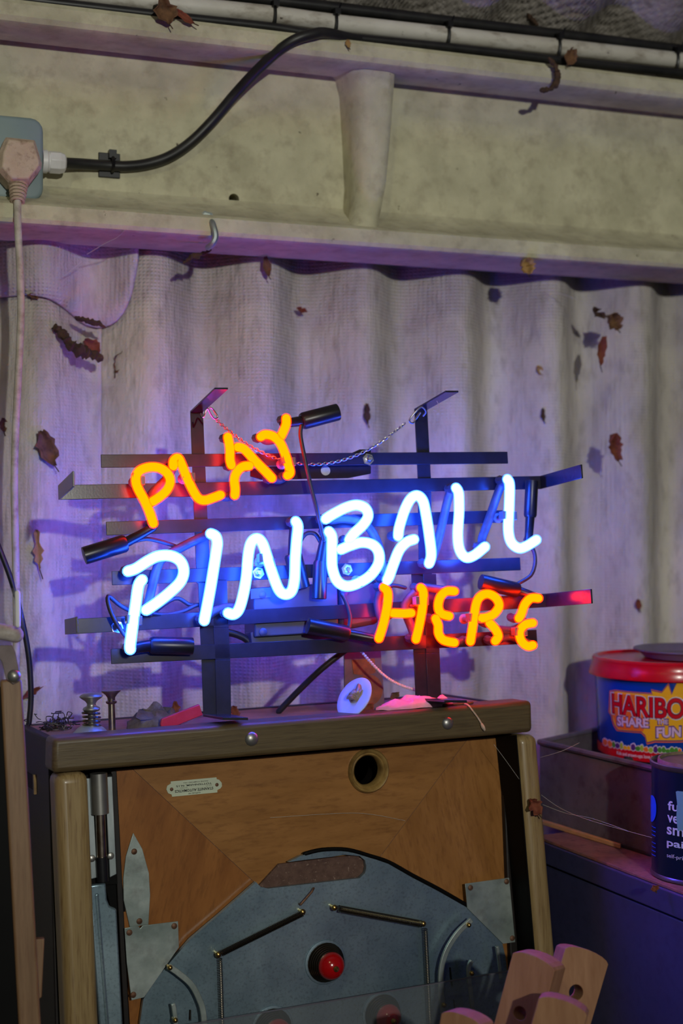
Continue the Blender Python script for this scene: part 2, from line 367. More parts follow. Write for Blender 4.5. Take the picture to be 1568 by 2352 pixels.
def scl(r, k, d): return [Vector((cn[0]+(v[0]-cn[0])*k, d, cn[2]+(v[2]-cn[2])*k)) for v in r]
MB().loft([scl(r0, .82, -.160), scl(r0, 1.0, -.150), scl(r0, 1.02, -.118)]).build('body', m_plug, plug, bevel=.0016)
sr = WP.hit(42, 424, -.144); s2 = WP.hit(40, 466, -.154); mb = MB()
mb.tube([sr, s2], .0055, 10)
for k in range(6):
    q = sr.lerp(s2, .05+.17*k); mb.torus(q, s2-sr, .0105-.0006*k, .0021, 16, 6)
mb.build('strain_relief', m_plug, plug)
cp = [(40,460),(41,520),(45,600),(48,700),(45,800),(40,900),(35,1010),(33,1120),(35,1230),(37,1345),(38,1480),(34,1620)]
MB().tube(run(cp, [-.154,-.162,-.164]+[-.16]*9), .0048, 10).build('cord', m_cord, plug)
hk = root('hook_bolt', WP, 'bent galvanised hook bolt over the bottom edge of the beam', 'hook')
MB().tube(run([(478,505),(486,510),(492,525),(495,545),(488,560),(478,568)], [-.13,-.15,-.158,-.160,-.158,-.150]), .0042, 8).build('hook', m_track, hk)
MB().lathe(WP.hit(474, 503, -.128), (-.3, -1, .1), [(.011,0),(.011,.002),(.007,.003),(.007,.007)], 6).build('washer_nut', m_track, hk)

# ------------------------------------------------------------------ dead leaves, twigs and webs on beam and wall
def leaf(fr, px, py, w, h, rot, d, mat, label, cat='leaf', curl=.35, group=None, seed=0, lobes=.18, name='dead_leaf'):
    if fr is WP and py > 620 and d > -.07:                # rest on the corrugated sheet
        u = fr.hit(px, py, d)[0]; d = corr(u)-(.021 if u < us else .011)
    c = fr.hit(px, py, d); k = 1/fr.ppm(px, py, d); w *= k; h *= k; mb = MB(); R = random.Random(seed*13+int(px)); nu, nv = 6, 9
    rings = []
    ca, sa = math.cos(rot), math.sin(rot)
    for j in range(nv+1):
        t = j/nv; wid = math.sin(pi*min(max(t, .04), .96))**.7*w/2*(1+R.uniform(-lobes, lobes)*2)
        mid = R.uniform(-.04, .04)*w; ring = []
        for i in range(nu+1):
            s_ = i/nu*2-1; x = mid+s_*wid; z = (t-.5)*h+R.uniform(-.03, .03)*h
            y = -curl*w*(s_*s_-.5)*(.6+.8*t)-curl*.5*h*(t-.5)**2*2+R.uniform(-.04, .04)*w
            ring.append(c+Vector((x*ca-z*sa, y, x*sa+z*ca)))
        rings.append(ring)
    mb.loft(rings, closed=False, caps=False)
    a, b = rings[0][nu//2], rings[-1][nu//2]
    o = mb.build(name, mat, None, fr, solid=.0007, smooth=50)
    MBs = MB().tube([a, a+Vector((-(a-c)[2]*.1, -.002, 0))+(a-c)*.45], .0008, 5)
    st = MBs; off = fr.mat().inverted() @ o.matrix_world.translation
    for v in st.v: v -= off
    st.build('stalk', m_bark, o)
    return tag(o, label, cat, group)
def twig(fr, pts, d, r, label, seed=0, mat=None, cat='twig', name='dead_twig', am=.0016):
    P = catmull([fr.hit(x, y, q) for (x, y), q in zip(pts, d if isinstance(d, list) else [d]*len(pts))], 6)
    R = random.Random(seed); rad = [r*(R.uniform(.7, 1.25))*(1-.35*abs(2*i/len(P)-1)) for i in range(len(P))]
    return tag(MB().tube(P, rad, 8).noise(am, 160, seed).build(name, mat or m_bark, None, fr), label, cat)
B = WP
leaf(B, 378, 24, 52, 62, .3, -.176, m_leaf, 'large curled brown leaf caught on the conduit above the cable bend', seed=1)
leaf(B, 424, 40, 16, 48, 1.0, -.174, m_leafred, 'narrow reddish leaf beside the big leaf on the conduit', seed=2)
leaf(B, 799, 101, 12, 18, .2, -.168, m_leafpale, 'tiny yellow leaf scrap on the beam lip under the conduit', seed=3)
leaf(B, 1309, 131, 30, 40, -.4, -.168, m_leaf, 'brown crumpled leaf below the conduit right of the dangling stalk', seed=4)
twig(B, [(1262,136),(1274,150),(1280,170),(1276,192),(1262,204),(1244,208)], -.178, .0048, 'curved dark stalk dangling from the conduit over the beam lip', 3)
twig(B, [(1212,28),(1220,42),(1232,54)], -.10, .0046, 'short brown stalk poking out above the black cable', 5)
twig(B, [(128,752),(146,770),(162,792),(186,806),(206,812),(226,822)], [-.045,-.05,-.055,-.055,-.05,-.048], .0088, 'thick ragged piece of bark stuck on the wall under the sheet edge', 7, am=.004)
leaf(B, 210, 796, 34, 44, .9, -.055, m_leafred, 'dark red leaf scrap clinging to the piece of bark', seed=6)
twig(B, [(178,730),(200,736),(222,742),(240,750)], -.055, .0042, 'thin dark twig along the scalloped sheet edge', 8, am=.003)
leaf(B, 272, 832, 26, 50, -.35, -.045, m_leaf, 'curled brown leaf right of the bark on the wall', seed=7, curl=.6)
leaf(B, 108, 1030, 44, 84, .35, -.048, m_leaf, 'broad brown leaf stuck on the wall left of the neon sign', seed=8, lobes=.25)
leaf(B, 8, 976, 18, 32, .1, -.045, m_leaf, 'small brown leaf at the left edge behind the white cord', seed=9)
leaf(B, 76, 680, 26, 10, -.3, -.06, m_leaf, 'dark little leaf at the left start of the scalloped edge', seed=10)
leaf(B, 692, 712, 26, 11, -.3, -.05, m_leafred, 'small reddish leaf flake high on the wall above the chain', seed=11)
leaf(B, 86, 1260, 20, 92, .08, -.04, m_leafpale, 'long wilted feathery leaf on the wall beside the left cord', seed=12, lobes=.3)
leaf(B, 1207, 613, 34, 36, .4, -.15, m_leafpale, 'grey ball of webbed leaf litter under the beam edge', seed=13, curl=.7)
twig(B, [(484,572),(460,585),(440,590),(425,606)], -.12, .0035, 'dark webbed twig hanging under the hook bolt', 12, am=.004)
leaf(B, 612, 612, 20, 44, .2, -.05, m_leaf, 'dark leaf shred hanging in the shadow under the beam', seed=14)
leaf(B, 1372, 720, 36, 14, -.6, -.10, m_bark, 'dark upper leaf of the webbed cluster hanging at the right', seed=15, curl=.5)
leaf(B, 1408, 740, 36, 40, .6, -.10, m_leaf, 'brown middle leaf of the webbed cluster hanging at the right', seed=16, curl=.6)
leaf(B, 1379, 806, 20, 66, -.12, -.10, m_leafred, 'long rust brown leaf hanging below the webbed cluster', seed=17, curl=.5)
leaf(B, 1409, 1028, 34, 62, .25, -.085, m_leafred, 'folded red brown leaf hanging on a thread right of the sign', seed=18, curl=.6)
leaf(B, 842, 950, 14, 46, .05, -.02, m_bark, 'dark seed husk in the wall groove right of the rubber end cap', seed=19)
leaf(B, 1246, 952, 12, 28, .1, -.035, m_bark, 'small black husk on the wall groove right of the sign', seed=20)
leaf(B, 1240, 852, 16, 26, .7, -.035, m_leafpale, 'pale moth sized leaf flake on the wall ridge right of the sign', seed=21)
leaf(B, 72, 1590, 44, 16, .5, -.05, m_leafred, 'red leaf tip on the wall behind the black cable', seed=22)
leaf(B, 1465, 1388, 14, 24, .2, -.04, m_leafred, 'small red brown flake on the wall far right of the sign', seed=23)
def web(fr, strands, label, th=.0003):
    mb = MB()
    for st in strands: mb.tube(catmull([fr.hit(x, y, d) for x, y, d in st], 4), th, 4, 'flat')
    return tag(mb.build('cobweb', m_web, None, fr), label, 'cobweb', kind='stuff')
web(B, [[(1258,664,-.05),(1330,690,-.09),(1375,712,-.10)],[(1392,690,-.06),(1405,720,-.10)],[(1410,760,-.10),(1412,880,-.09),(1409,1000,-.085)],[(1375,730,-.1),(1390,760,-.1),(1385,780,-.1)]], 'cobweb threads holding the hanging leaves at the right')
web(B, [[(285,530,-.15),(270,545,-.13),(240,560,-.11),(200,584,-.08)],[(188,600,-.06),(165,620,-.06),(142,636,-.055)],[(104,604,-.06),(85,640,-.055)]], 'cobweb strands hanging from the beam at the left', .0005)
# ------------------------------------------------------------------ neon sign
SP = Plane(784, 1640, 1.755, 18, .10, .0186)
sign = root('neon_sign', SP, 'glowing neon sign reading PLAY PINBALL HERE on a black metal rack', 'neon sign')
def H(x, y, d=0): return SP.hit(x, y, d)
TH = .0022
def strap(name, a, b, h, d=0, la=0, lb=0, mat=m_frame):
    """flat bar between two points; la / lb are the lengths of the ends bent towards the viewer"""
    A, Bq = H(*a, d), H(*b, d); hh = h/2/SP.ppm((a[0]+b[0])/2, (a[1]+b[1])/2, d)
    up = Vector((0, 0, hh)); mb = MB()
    mb.prism([A-up, Bq-up, Bq+up, A+up], (0, TH, 0))
    if la: mb.prism([A-up, A+up, A+up+Vector((0, -la, 0)), A-up+Vector((0, -la, 0))], (TH, 0, 0))
    if lb: mb.prism([Bq-up, Bq+up, Bq+up+Vector((0, -lb, 0)), Bq-up+Vector((0, -lb, 0))], (-TH, 0, 0))
    return mb.build(name, mat, sign, bevel=.0005)
strap('crossbar', (232,1059), (1166,1051), 29)
strap('crossbar', (134,1131), (1244,1108), 32, la=.13, lb=.115)
strap('crossbar', (244,1214), (1155,1186), 30)
strap('crossbar', (257,1328), (1195,1295), 31)
strap('crossbar', (149,1440), (1256,1379), 33, la=.10, lb=.125)
strap('crossbar', (255,1508), (1233,1462), 33)
def post(pts, arm, foot):
    mb = MB(); ws = []
    for xl, xr, y in pts: ws.append((H(xl, y, TH), H(xr, y, TH)))
    for (a, b), (c, d) in zip(ws, ws[1:]): mb.prism([c, d, b, a], (0, TH, 0))
    return mb, ws
for up_, lo_, arm in ((((437,466,943),(446,477,1195),(452,485,1340)), ((455,520,1330),(459,524,1442),(463,528,1515),(467,530,1646)), .133),
                      (((952,981,938),(960,990,1105),(962,992,1325)), ((945,1000,1318),(950,1008,1500),(955,1012,1608)), .105)):
    mb, ws = post(up_, 0, 0)
    a, b = ws[0]
    mb.prism([a, b, b+Vector((0, -arm, .004)), a+Vector((0, -arm, .004))], (0, 0, -TH))
    mb.build('upright', m_frame, sign, bevel=.0004)
    mb, ws = post(lo_, 0, 0)
    for (a, b), (c, d) in zip(ws, ws[1:]):               # the raised centre fold of the doubled leg
        m1 = a.lerp(b, .46); m2 = c.lerp(d, .46)
        mb.prism([m2, d, b, m1], (0, -TH, 0))
    a, b = ws[-1]; m = a.lerp(b, .5)
    mb.prism([a, b, b+Vector((0, -.085, -.001)), a+Vector((.004, -.085, -.001))], (0, 0, .003))
    mb.build('leg', m_frame, sign, bevel=.0004)
# glowing letters
DT = -.034; RT = .0063
def letter(ch, strokes, mat, lab, rt=RT):
    mb = MB(); sh = MB()
    for st in strokes:
        P = catmull([H(x, y, DT) for x, y in st], 5); mb.tube(P, rt*.80, 12); sh.tube(P, rt, 14)
    o = mb.build('neon_letter', mat, sign, smooth=80); o['label'] = lab
    sh.build('glass_tube', m_bluehalo if mat is m_blue else m_redhalo, o, smooth=80)
    for st in strokes:
        for x, y in (st[0], st[-1]):
            e = H(x, y, DT); MB().tube([e+Vector((0, .005, 0)), e+Vector((0, .016, 0)), e+Vector((0, .024, .002))], rt*.9, 8).build('blackout_bend', m_block, o)
W_ = 'white blue glowing tube letter '; O_ = 'orange glowing tube letter '
letter('P', [[(352,1202),(344,1178),(333,1152),(316,1120),(312,1098),(321,1081),(343,1073),(366,1075),(384,1087),(391,1105),(384,1124),(368,1140),(350,1152)]], m_red, O_+'P of PLAY')
letter('L', [[(398,1070),(399,1058),(409,1052),(418,1069),(429,1097),(444,1128),(456,1145),(471,1149),(490,1143),(506,1137)]], m_red, O_+'L of PLAY')
letter('A', [[(523,1004),(526,1018),(528,1034),(528,1055),(531,1068)],[(546,1027),(561,1032),(586,1059),(609,1082),(624,1098)],[(572,1070),(557,1072),(544,1084),(538,1101),(540,1124),(539,1137)]], m_red, O_+'A of PLAY')
letter('Y', [[(657,961),(657,974),(651,990),(645,1002)],[(599,1003),(609,998),(627,1002),(643,1017),(655,1044),(664,1074),(666,1086),(660,1092)]], m_red, O_+'Y of PLAY')
letter('P', [[(294,1312),(312,1306),(340,1288),(365,1277),(393,1277),(414,1289),(422,1311),(415,1335),(393,1358),(365,1381),(336,1401)],[(326,1332),(318,1345),(312,1385),(305,1434),(299,1480),(299,1491)]], m_blue, W_+'P of PINBALL', .0070)
letter('I', [[(484,1226),(495,1232),(499,1247),(497,1264),(491,1303),(483,1352),(475,1395),(469,1425)]], m_blue, W_+'I of PINBALL', .0070)
letter('N', [[(524,1408),(536,1411),(548,1400),(558,1368),(566,1323),(570,1275),(577,1246),(590,1237),(602,1247),(612,1275),(626,1319),(640,1354),(654,1365),(669,1358),(676,1331),(678,1282),(681,1243),(684,1210),(679,1198)]], m_blue, W_+'N of PINBALL', .0070)
letter('B', [[(748,1192),(763,1182),(794,1166),(819,1160),(839,1168),(845,1186),(833,1206),(813,1225),(802,1240)],[(755,1221),(762,1234),(762,1268),(763,1304),(774,1334),(794,1346),(819,1341),(850,1322),(869,1294),(869,1268),(855,1251),(830,1246),(804,1253),(783,1262)]], m_blue, W_+'B of PINBALL', .0070)
letter('A', [[(914,1231),(917,1210),(929,1172),(942,1147),(957,1138),(970,1149),(977,1176),(985,1227),(990,1273),(985,1294)],[(950,1239),(934,1245),(917,1263),(904,1294),(894,1322),(889,1332)]], m_blue, W_+'A of PINBALL', .0070)
letter('L', [[(1047,1121),(1053,1134),(1054,1176),(1051,1227),(1055,1262),(1069,1280),(1088,1276),(1113,1256)]], m_blue, W_+'first L of PINBALL', .0070)
letter('L', [[(1165,1101),(1170,1115),(1169,1166),(1167,1217),(1174,1246),(1192,1259),(1211,1253),(1231,1240)]], m_blue, W_+'last L of PINBALL', .0070)
letter('H', [[(881,1349),(890,1361),(889,1391),(880,1434),(870,1466)],[(902,1408),(926,1409),(944,1408)],[(966,1350),(972,1361),(970,1395),(962,1439),(955,1468)]], m_red, O_+'H of HERE', .0063)
letter('E', [[(1043,1358),(1025,1358),(1011,1371),(1006,1393),(1013,1409),(1031,1415)],[(1000,1421),(1006,1436),(1007,1455),(1018,1470),(1043,1476)]], m_red, O_+'first E of HERE', .0063)
letter('R', [[(1080,1473),(1086,1434),(1093,1388),(1103,1370),(1120,1364),(1138,1373),(1146,1391),(1135,1409),(1118,1418),(1101,1420)],[(1124,1431),(1137,1445),(1144,1461),(1137,1472)]], m_red, O_+'R of HERE', .0063)
letter('E', [[(1236,1374),(1219,1374),(1205,1388),(1197,1410),(1191,1420)],[(1223,1431),(1206,1435),(1193,1451),(1197,1472),(1211,1484),(1223,1482)]], m_red, O_+'last E of HERE', .0063)
# blacked-out tube runs, rubber end caps, wires
def run_s(name, pts, r, mat, ds=-.02, n=5, cap='round'):
    P = catmull([H(x, y, d) for (x, y), d in zip(pts, ds if isinstance(ds, list) else [ds]*len(pts))], n)
    return MB().tube(P, r, 10, cap).build(name, mat, sign)
for pts, ds in (([(1040,1117),(1030,1140),(1010,1225),(1000,1262),(990,1292)], [-.026,-.012,-.010,-.014,-.024]),
                ([(1160,1104),(1148,1120),(1120,1200),(1106,1240),(1112,1256)], [-.026,-.012,-.010,-.012,-.024]),
                ([(760,1195),(795,1192),(840,1205),(868,1250),(878,1300),(887,1330)], [-.022,-.014,-.012,-.012,-.014,-.022]),
                ([(482,1228),(455,1238),(415,1258),(385,1275),(362,1300),(340,1390)], [-.026,-.012,-.010,-.010,-.010,-.020]),
                ([(802,1240),(782,1256),(765,1290),(758,1225)], [-.022,-.012,-.014,-.022]),
                ([(474,1420),(492,1405),(520,1396),(536,1398),(528,1408)], [-.020,-.012,-.012,-.014,-.022]),
                ([(398,1068),(384,1098),(355,1128),(345,1150)], [-.022,-.014,-.014,-.022]),
                ([(506,1138),(520,1142),(538,1136)], [-.022,-.016,-.022]),
                ([(624,1098),(640,1102),(660,1092)], [-.022,-.016,-.022]),
                ([(600,1003),(612,1012),(632,1008),(646,1000)], [-.022,-.018,-.018,-.022]),
                ([(880,1349),(868,1380),(876,1420),(898,1409)], [-.022,-.014,-.014,-.022]),
                ([(965,1350),(930,1390),(944,1440),(955,1468)], [-.022,-.012,-.012,-.022]),
                ([(966,1348),(1010,1354),(1043,1358)], [-.022,-.014,-.022]),
                ([(1043,1477),(1062,1474),(1080,1473)], [-.022,-.018,-.022]),
                ([(1137,1473),(1170,1462),(1223,1482)], [-.022,-.010,-.022]),
                ([(1140,1445),(1175,1448),(1205,1435)], [-.020,-.010,-.022])):
    run_s('blackout_tube', pts, .0056, m_block, ds)
def capx(big, small, rb, rs, d=-.014, lab=None):
    (a, b), (c, e) = big, small; k = SP.ppm(*a, d); mb = MB()
    A, Bq, E = H(*a, d), H(*b, d), H(*e, d-.010)
    ax = (Bq-A).normalized()
    mb.lathe(A, ax, [(rb*.72/k, 0), (rb*.98/k, .0005), (rb/k, .003), (rb/k, (Bq-A).length*.94), (rb*.86/k, (Bq-A).length)], 18)
    mb.tube([Bq-ax*.004, Bq.lerp(E, .5), E], [rs*1.1/k, rs/k, rs*.92/k], 12)
    return mb.build('rubber_end_cap', m_rubber, sign)
capx(((192,1277),(290,1247)), ((290,1246),(350,1212)), 21, 11.5)
capx(((776,946),(692,968)), ((690,966),(650,972)), 20, 11, -.010)
capx(((1221,1104),(1217,1188)), ((1217,1190),(1213,1246)), 15, 10)
capx(((1103,1336),(1190,1356)), ((1190,1356),(1232,1372)), 18, 10)
capx(((706,1437),(800,1456)), ((800,1456),(866,1468)), 19, 11)
capx(((443,1484),(344,1482)), ((344,1482),(302,1490)), 20, 13, -.014)
capx(((733,1376),(736,1288)), ((736,1288),(750,1224)), 17, 13, -.012)
capx(((692,1352),(672,1272)), ((672,1272),(676,1206)), 21, 12, -.006)
for pts, ds in (([(692,978),(690,1000),(698,1045),(712,1110),(726,1165),(738,1215),(744,1240)], -.030),
                ([(1215,1250),(1226,1268),(1228,1295),(1218,1322),(1190,1340)], -.016),
                ([(786,1365),(797,1390),(804,1420),(800,1448)], -.012),
                ([(350,1487),(310,1478),(278,1448),(254,1405),(248,1370),(275,1390),(305,1405),(345,1412)], [-.012,-.018,-.024,-.022,-.018,-.012,-.008,-.006]),
                ([(340,1408),(380,1412),(420,1404),(452,1390),(490,1386)], [-.004,.004,.006,.008,.010]),
                ([(262,1430),(330,1420),(400,1375),(440,1390),(490,1382)], [.006,.008,.010,.012,.014]),
                ([(288,1250),(330,1238),(362,1242),(395,1252),(420,1262)], [-.012,-.012,-.010,-.006,.004]),
                ([(680,1262),(700,1228),(722,1226),(735,1244),(742,1262)], [-.006,-.004,-.004,-.006,-.01]),
                ([(870,1385),(880,1360),(900,1345),(930,1350)], .004)):
    run_s('wire', pts, .0026, m_wire, ds)
# clear stand-offs gripping the tubes
for x, y, dx, dy in ((433,1092,9,4),(663,1058,10,3),(612,1287,14,6),(838,1330,13,-8),(1169,1184,13,1),(308,1424,13,2),(968,1380,11,1),(1195,1451,11,1),(318,1100,9,4),(1089,1420,9,2)):
    c = H(x, y, DT); k = 1/SP.ppm(x, y, DT); mb = MB()
    v = Vector((dx*k, 0, -dy*k))
    for sgn in (-1, 1):
        q = c+v*sgn*1.0; mb.box(q+Vector((-.0026, -.003, -.0052)), q+Vector((.0026, .010, .0052)))
    mb.box(c+Vector((-dx*k, .008, -.0045)), c+Vector((dx*k, .012, .0045)))
    mb.lathe(c+Vector((0, .010, 0)), (0, 1, 0), [(.0042, 0), (.0036, .004), (.0036, .022), (.007, .024)], 12)
    mb.build('tube_support', m_support, sign, bevel=.0006)
for x, y in ((593,1316),(796,1308),(269,1440),(845,1055),(958,1381)):
    c = H(x, y, 0); mb = MB()
    mb.lathe(c, (0, -1, 0), [(.0075, 0), (.0075, .001), (.0052, .001), (.0052, .0045), (.0036, .005), (.0028, .0055), (.0028, .0085)], 6)
    mb.build('nut', m_zinc, sign, smooth=25)
# transformer and plates behind the bars
def slab(name, pts, d0, d1, mat, bev=.0008, **k): return MB().prism([H(x, y, d0) for x, y in pts], (0, d1-d0, 0)).build(name, mat, sign, bevel=bev, **k)
tr = slab('transformer', [(582,1350),(775,1338),(778,1452),(585,1464)], .006, .058, m_trafo, .002)
MB().prism([H(x, y, .003) for x, y in ((576,1353),(622,1349),(622,1372),(576,1376))], (0, .003, 0)).build('lug', m_trafo, tr)
for x, y in ((602,1366),(604,1452),(790,1360)):
    MB().lathe(H(x, y, .004), (0, -1, 0), [(.005,0),(.005,.001),(.003,.002)], 14).build('rivet', m_trafo, tr)
slab('transformer_cover', [(778,1342),(868,1330),(872,1432),(780,1450)], .012, .06, m_trafo, .006)
slab('back_plate', [(575,1452),(770,1440),(772,1478),(640,1486),(578,1480)], .014, .04, m_trafo, .001)
slab('hanger_plate', [(575,1078),(600,1072),(832,1064),(852,1070),(852,1088),(800,1098),(600,1102),(575,1094)], .012, .015, m_frame)
slab('hanger_plate', [(795,1046),(826,1032),(852,1032),(852,1060),(795,1066)], .004, .007, m_frame)
MB().lathe(H(747,1081,.0118), (0,-1,0), [(.0062,0),(.0062,.0008),(.0001,.0009)], 16).build('plate_hole_grommet', m_track, sign)
run_s('transformer_lead', [(520,1452),(545,1458),(565,1468),(578,1482)], .0046, m_blackpvc, .03)
# chain
cp = catmull([H(x, y, d) for x, y, d in ((494,962,-.045),(530,993,-.026),(580,1028,-.016),(640,1055,-.012),(700,1066,-.012),(760,1063,-.012),(820,1045,-.014),(880,1011,-.020),(935,968,-.032))], 16)
mb = MB(); acc = 0; last = cp[0]; k = 0; pit = .0042
for q in cp[1:]:
    while (q-last).length >= pit:
        t = (q-last).normalized(); nx = last+t*pit; c = (last+nx)/2
        s_ = Vector((0, 1, 0)).cross(t).normalized(); s_ = s_ if k % 2 else t.cross(s_)
        s_ = (s_+t.cross(s_)*.5).normalized()
        mb.tube([c+t*math.cos(a)*.0031+s_*math.sin(a)*.0017 for a in [2*pi*j/8 for j in range(8)]], .00052, 4, None, True)
        last = nx; k += 1
mb.build('hanging_chain', m_chain, sign)['kind'] = 'stuff'
for pts, ds in (([(462,950),(466,958),(470,950),(476,938),(484,952),(492,962),(500,958),(490,942),(482,936)], [-.05,-.056,-.055,-.055,-.05,-.046,-.044,-.046,-.05]),
                ([(972,955),(978,945),(968,935),(955,945),(940,965),(948,972),(958,955),(965,948),(955,962)], [-.03,-.035,-.036,-.036,-.033,-.03,-.03,-.034,-.03])):
    run_s('wire_hook', pts, .0011, m_chain, ds, 5)
run_s('wire_scrap', [(1003,921),(1008,933),(1005,944),(996,942)], .0004, m_web, -.06)
# ------------------------------------------------------------------ old arcade game standing on end
MP = Plane(784, 1690, 1.70, 23, .05, .016).to_floor()
game = root('arcade_game', MP, 'old wooden pinball style arcade game standing upside down under the neon sign', 'arcade game')
def G(x, y, d=0): return MP.hit(x, y, d)
def gp(name, pts, d0, d1, mat, bevel=0, par=None, seg=2, **k):
    return MB().prism([G(x, y, d0) for x, y in pts], (0, d1-d0, 0)).build(name, mat, par or game, bevel=bevel, seg=seg, **k)
DPF = .058
tl, tr_, bl, br = G(122,1697), G(1222,1609), G(120,1777), G(1224,1682)
WT = (tl[2]+tr_[2])/2
rail = gp('top_rail', [(120,1777),(1224,1682),(1222,1609),(122,1697)], 0, .046, m_rail, .006, seg=3)
for x, y, r in ((577,1697,.0086),(1027,1661,.0082)):
    MB().lathe(G(x, y, .001), (0,-1,0), [(r*math.cos(math.radians(a)), r*.62*math.sin(math.radians(a))) for a in (0,15,30,45,60,75,89)], 20).build('dome_bolt', m_nickel, rail)
def down(a, b, z=.012):                                # continue the line a-b (pixels) to just above the floor
    A, Bq = G(*a[:2], a[2] if len(a) > 2 else 0), G(*b[:2], b[2] if len(b) > 2 else 0)
    t = (z-A[2])/(Bq[2]-A[2]); return A+(Bq-A)*t
def postp(name, l0, l1, r0, r1, d0, d1, mat, bev):
    dz = Vector((0, d0, 0)); a, b = G(*l0, d0), G(*r0, d0)
    c, e = down((*l0, d0), (*l1, d0)), down((*r0, d0), (*r1, d0))
    e[0] = c[0]+(b-a)[0]*1.02
    return MB().prism([c, e, b, a], (0, d1-d0, 0)).build(name, mat, game, bevel=bev, seg=4)
postp('side_post', (128,1779), (152,2352), (204,1772), (228,2352), .004, .05, m_post, .011)
postp('side_post', (1188,1690), (1231,2200), (1236,1686), (1279,2200), .004, .05, m_post, .011)
# cabinet body
uL, uR = tl[0]+.004, tr_[0]-.006
WB = .01
side = MB().prism([(uL, .05, WB), (uL, .235, WB), (uL, .235, WT-.006), (uL, .05, WT-.006)], (.012, 0, 0)).build('side_panel', m_side, game, bevel=.002)
MB().prism([(uR-.012, .05, WB), (uR-.012, .235, WB), (uR-.012, .235, WT-.006), (uR-.012, .05, WT-.006)], (.012, 0, 0)).build('side_panel', m_side, game, bevel=.002)
sl = [G(x, y, 0) for x, y in ((62,1757),(98,1762),(98,1787),(62,1781))]
MB().box((uL-.001, .13, WT-.075), (uL+.002, .195, WT-.058)).build('side_slot', m_black, side)
MB().box((uL-.003, .125, WT-.078), (uL+.001, .131, WT-.055)).build('slot_chip', m_cup, side)
MB().box((uL+.012, .22, WB), (uR-.012, .235, WT-.006)).build('back_panel', m_side, game)
MB().box((uL+.012, .046, WT-.022), (uR-.012, .22, WT-.007)).build('top_board', m_railtop, game)
# inner black sides, playfield veneers
a, b = G(1182,1690,.02), G(1226,2200,.02)
MB().prism([G(1184,1688,.002), down((1184,1688,.002),(1227,2200,.002)), down((1137,1692,DPF),(1190,2200,DPF)), G(1137,1692,DPF)], (.0015, 0, 0)).build('inner_side', m_black, game)
gp('groove_strip', [(255,1772),(268,1770),(300,2400),(287,2400)], DPF-.006, DPF+.006, m_side, .001)
XT = 2700
lc = G(845,1770,DPF)
hr = .0235
hole = [(lc[0]+hr*math.cos(-2*pi*k/28), DPF, lc[2]+hr*math.sin(-2*pi*k/28)) for k in range(28)]
gp('veneer_panel', [(262,1768),(303,1765),(620,2060),(640,XT),(320,XT)], DPF, DPF+.008, m_ven_l)
MB().prism([G(x, y, DPF) for x, y in ((303,1765),(620,2060),(860,1985),(1073,1698))], (0, .008, 0), holes=[hole]).build('veneer_panel', m_ven_t, game)
gp('veneer_panel', [(1073,1698),(1139,1692),(1246,XT),(640,XT),(620,2060),(860,1985)], DPF, DPF+.008, m_ven_r)
# mitre lines
for p, q in (((303,1765),(620,2060)),((1073,1698),(860,1985))):
    MB().tube([G(*p, DPF-.0001), G(*q, DPF-.0001)], .00028, 5, 'flat').build('mitre_joint', m_board, game)
ring = MB().lathe((lc[0], DPF, lc[2]), (0,-1,0), [(.0275,-.004),(.0275,.003),(.0255,.0055),(.0235,.0045),(.0220,.001),(.0205,.002),(.0188,0),(.0185,-.012)], 40, caps=False)
ro = ring.build('turned_ring', m_cup, game, smooth=50)
MB().lathe((lc[0], DPF+.055, lc[2]), (0,-1,0), [(.026,0),(.026,.052),(.0245,.052),(.0245,.002)], 32, caps=False).build('ring_tube', m_side, ro)
MB().prism([(lc[0]-.022, DPF+.05, lc[2]-.018), (lc[0]-.008, DPF+.05, lc[2]-.020), (lc[0]-.004, DPF+.05, lc[2]), (lc[0]-.008, DPF+.05, lc[2]+.020), (lc[0]-.022, DPF+.05, lc[2]+.018)], (0, .002, 0)).build('pale_disc', m_ivory, ro)
# steel arch plate with slot
DS = .046
arch = [(330,XT),(321,2352),(329,2296),(350,2258),(386,2216),(437,2157),(504,2100),(588,2026),(598,2037),(615,2041),(826,2017),(838,2005),(841,1992),(838,1976),(826,1966),(792,1963),(760,1968),(700,1975),(662,1980),(690,1966),(724,1956),(760,1953),(796,1955),(845,1968),(891,1984),(945,2015),(1006,2047),(1071,2084),(1121,2133),(1153,2166),(1160,2195),(1164,2230),(1180,2352),(1215,XT)]
slots = [[(1031,2222),(1035,2222),(1040,2266),(1036,2268),(1032,2240)],[(1040,2296),(1043,2296),(1048,2330),(1044,2332)],[(434,2319),(439,2320),(439,2345),(433,2345)],[(394,2314),(400,2314),(404,2345),(397,2346)]]
plate = MB().prism([G(x, y, DS) for x, y in arch], (0, .006, 0), holes=[[G(x, y, DS) for x, y in s_] for s_ in slots]).build('steel_arch_plate', m_steel, game, smooth=30)
gp('slot_hardboard', [(580,2050),(640,1985),(760,1970),(850,1962),(850,2030),(760,2040)], .0535, .0575, m_board)
MB().tube(catmull([G(x, y, DS+.002) for x, y in ((700,1961),(740,1952),(796,1952),(848,1966),(893,1981),(947,2011),(1008,2043),(1072,2080))], 4), .0028, 8).build('arch_black_line', m_black, game)  # black tube following the upper right outline of the arch
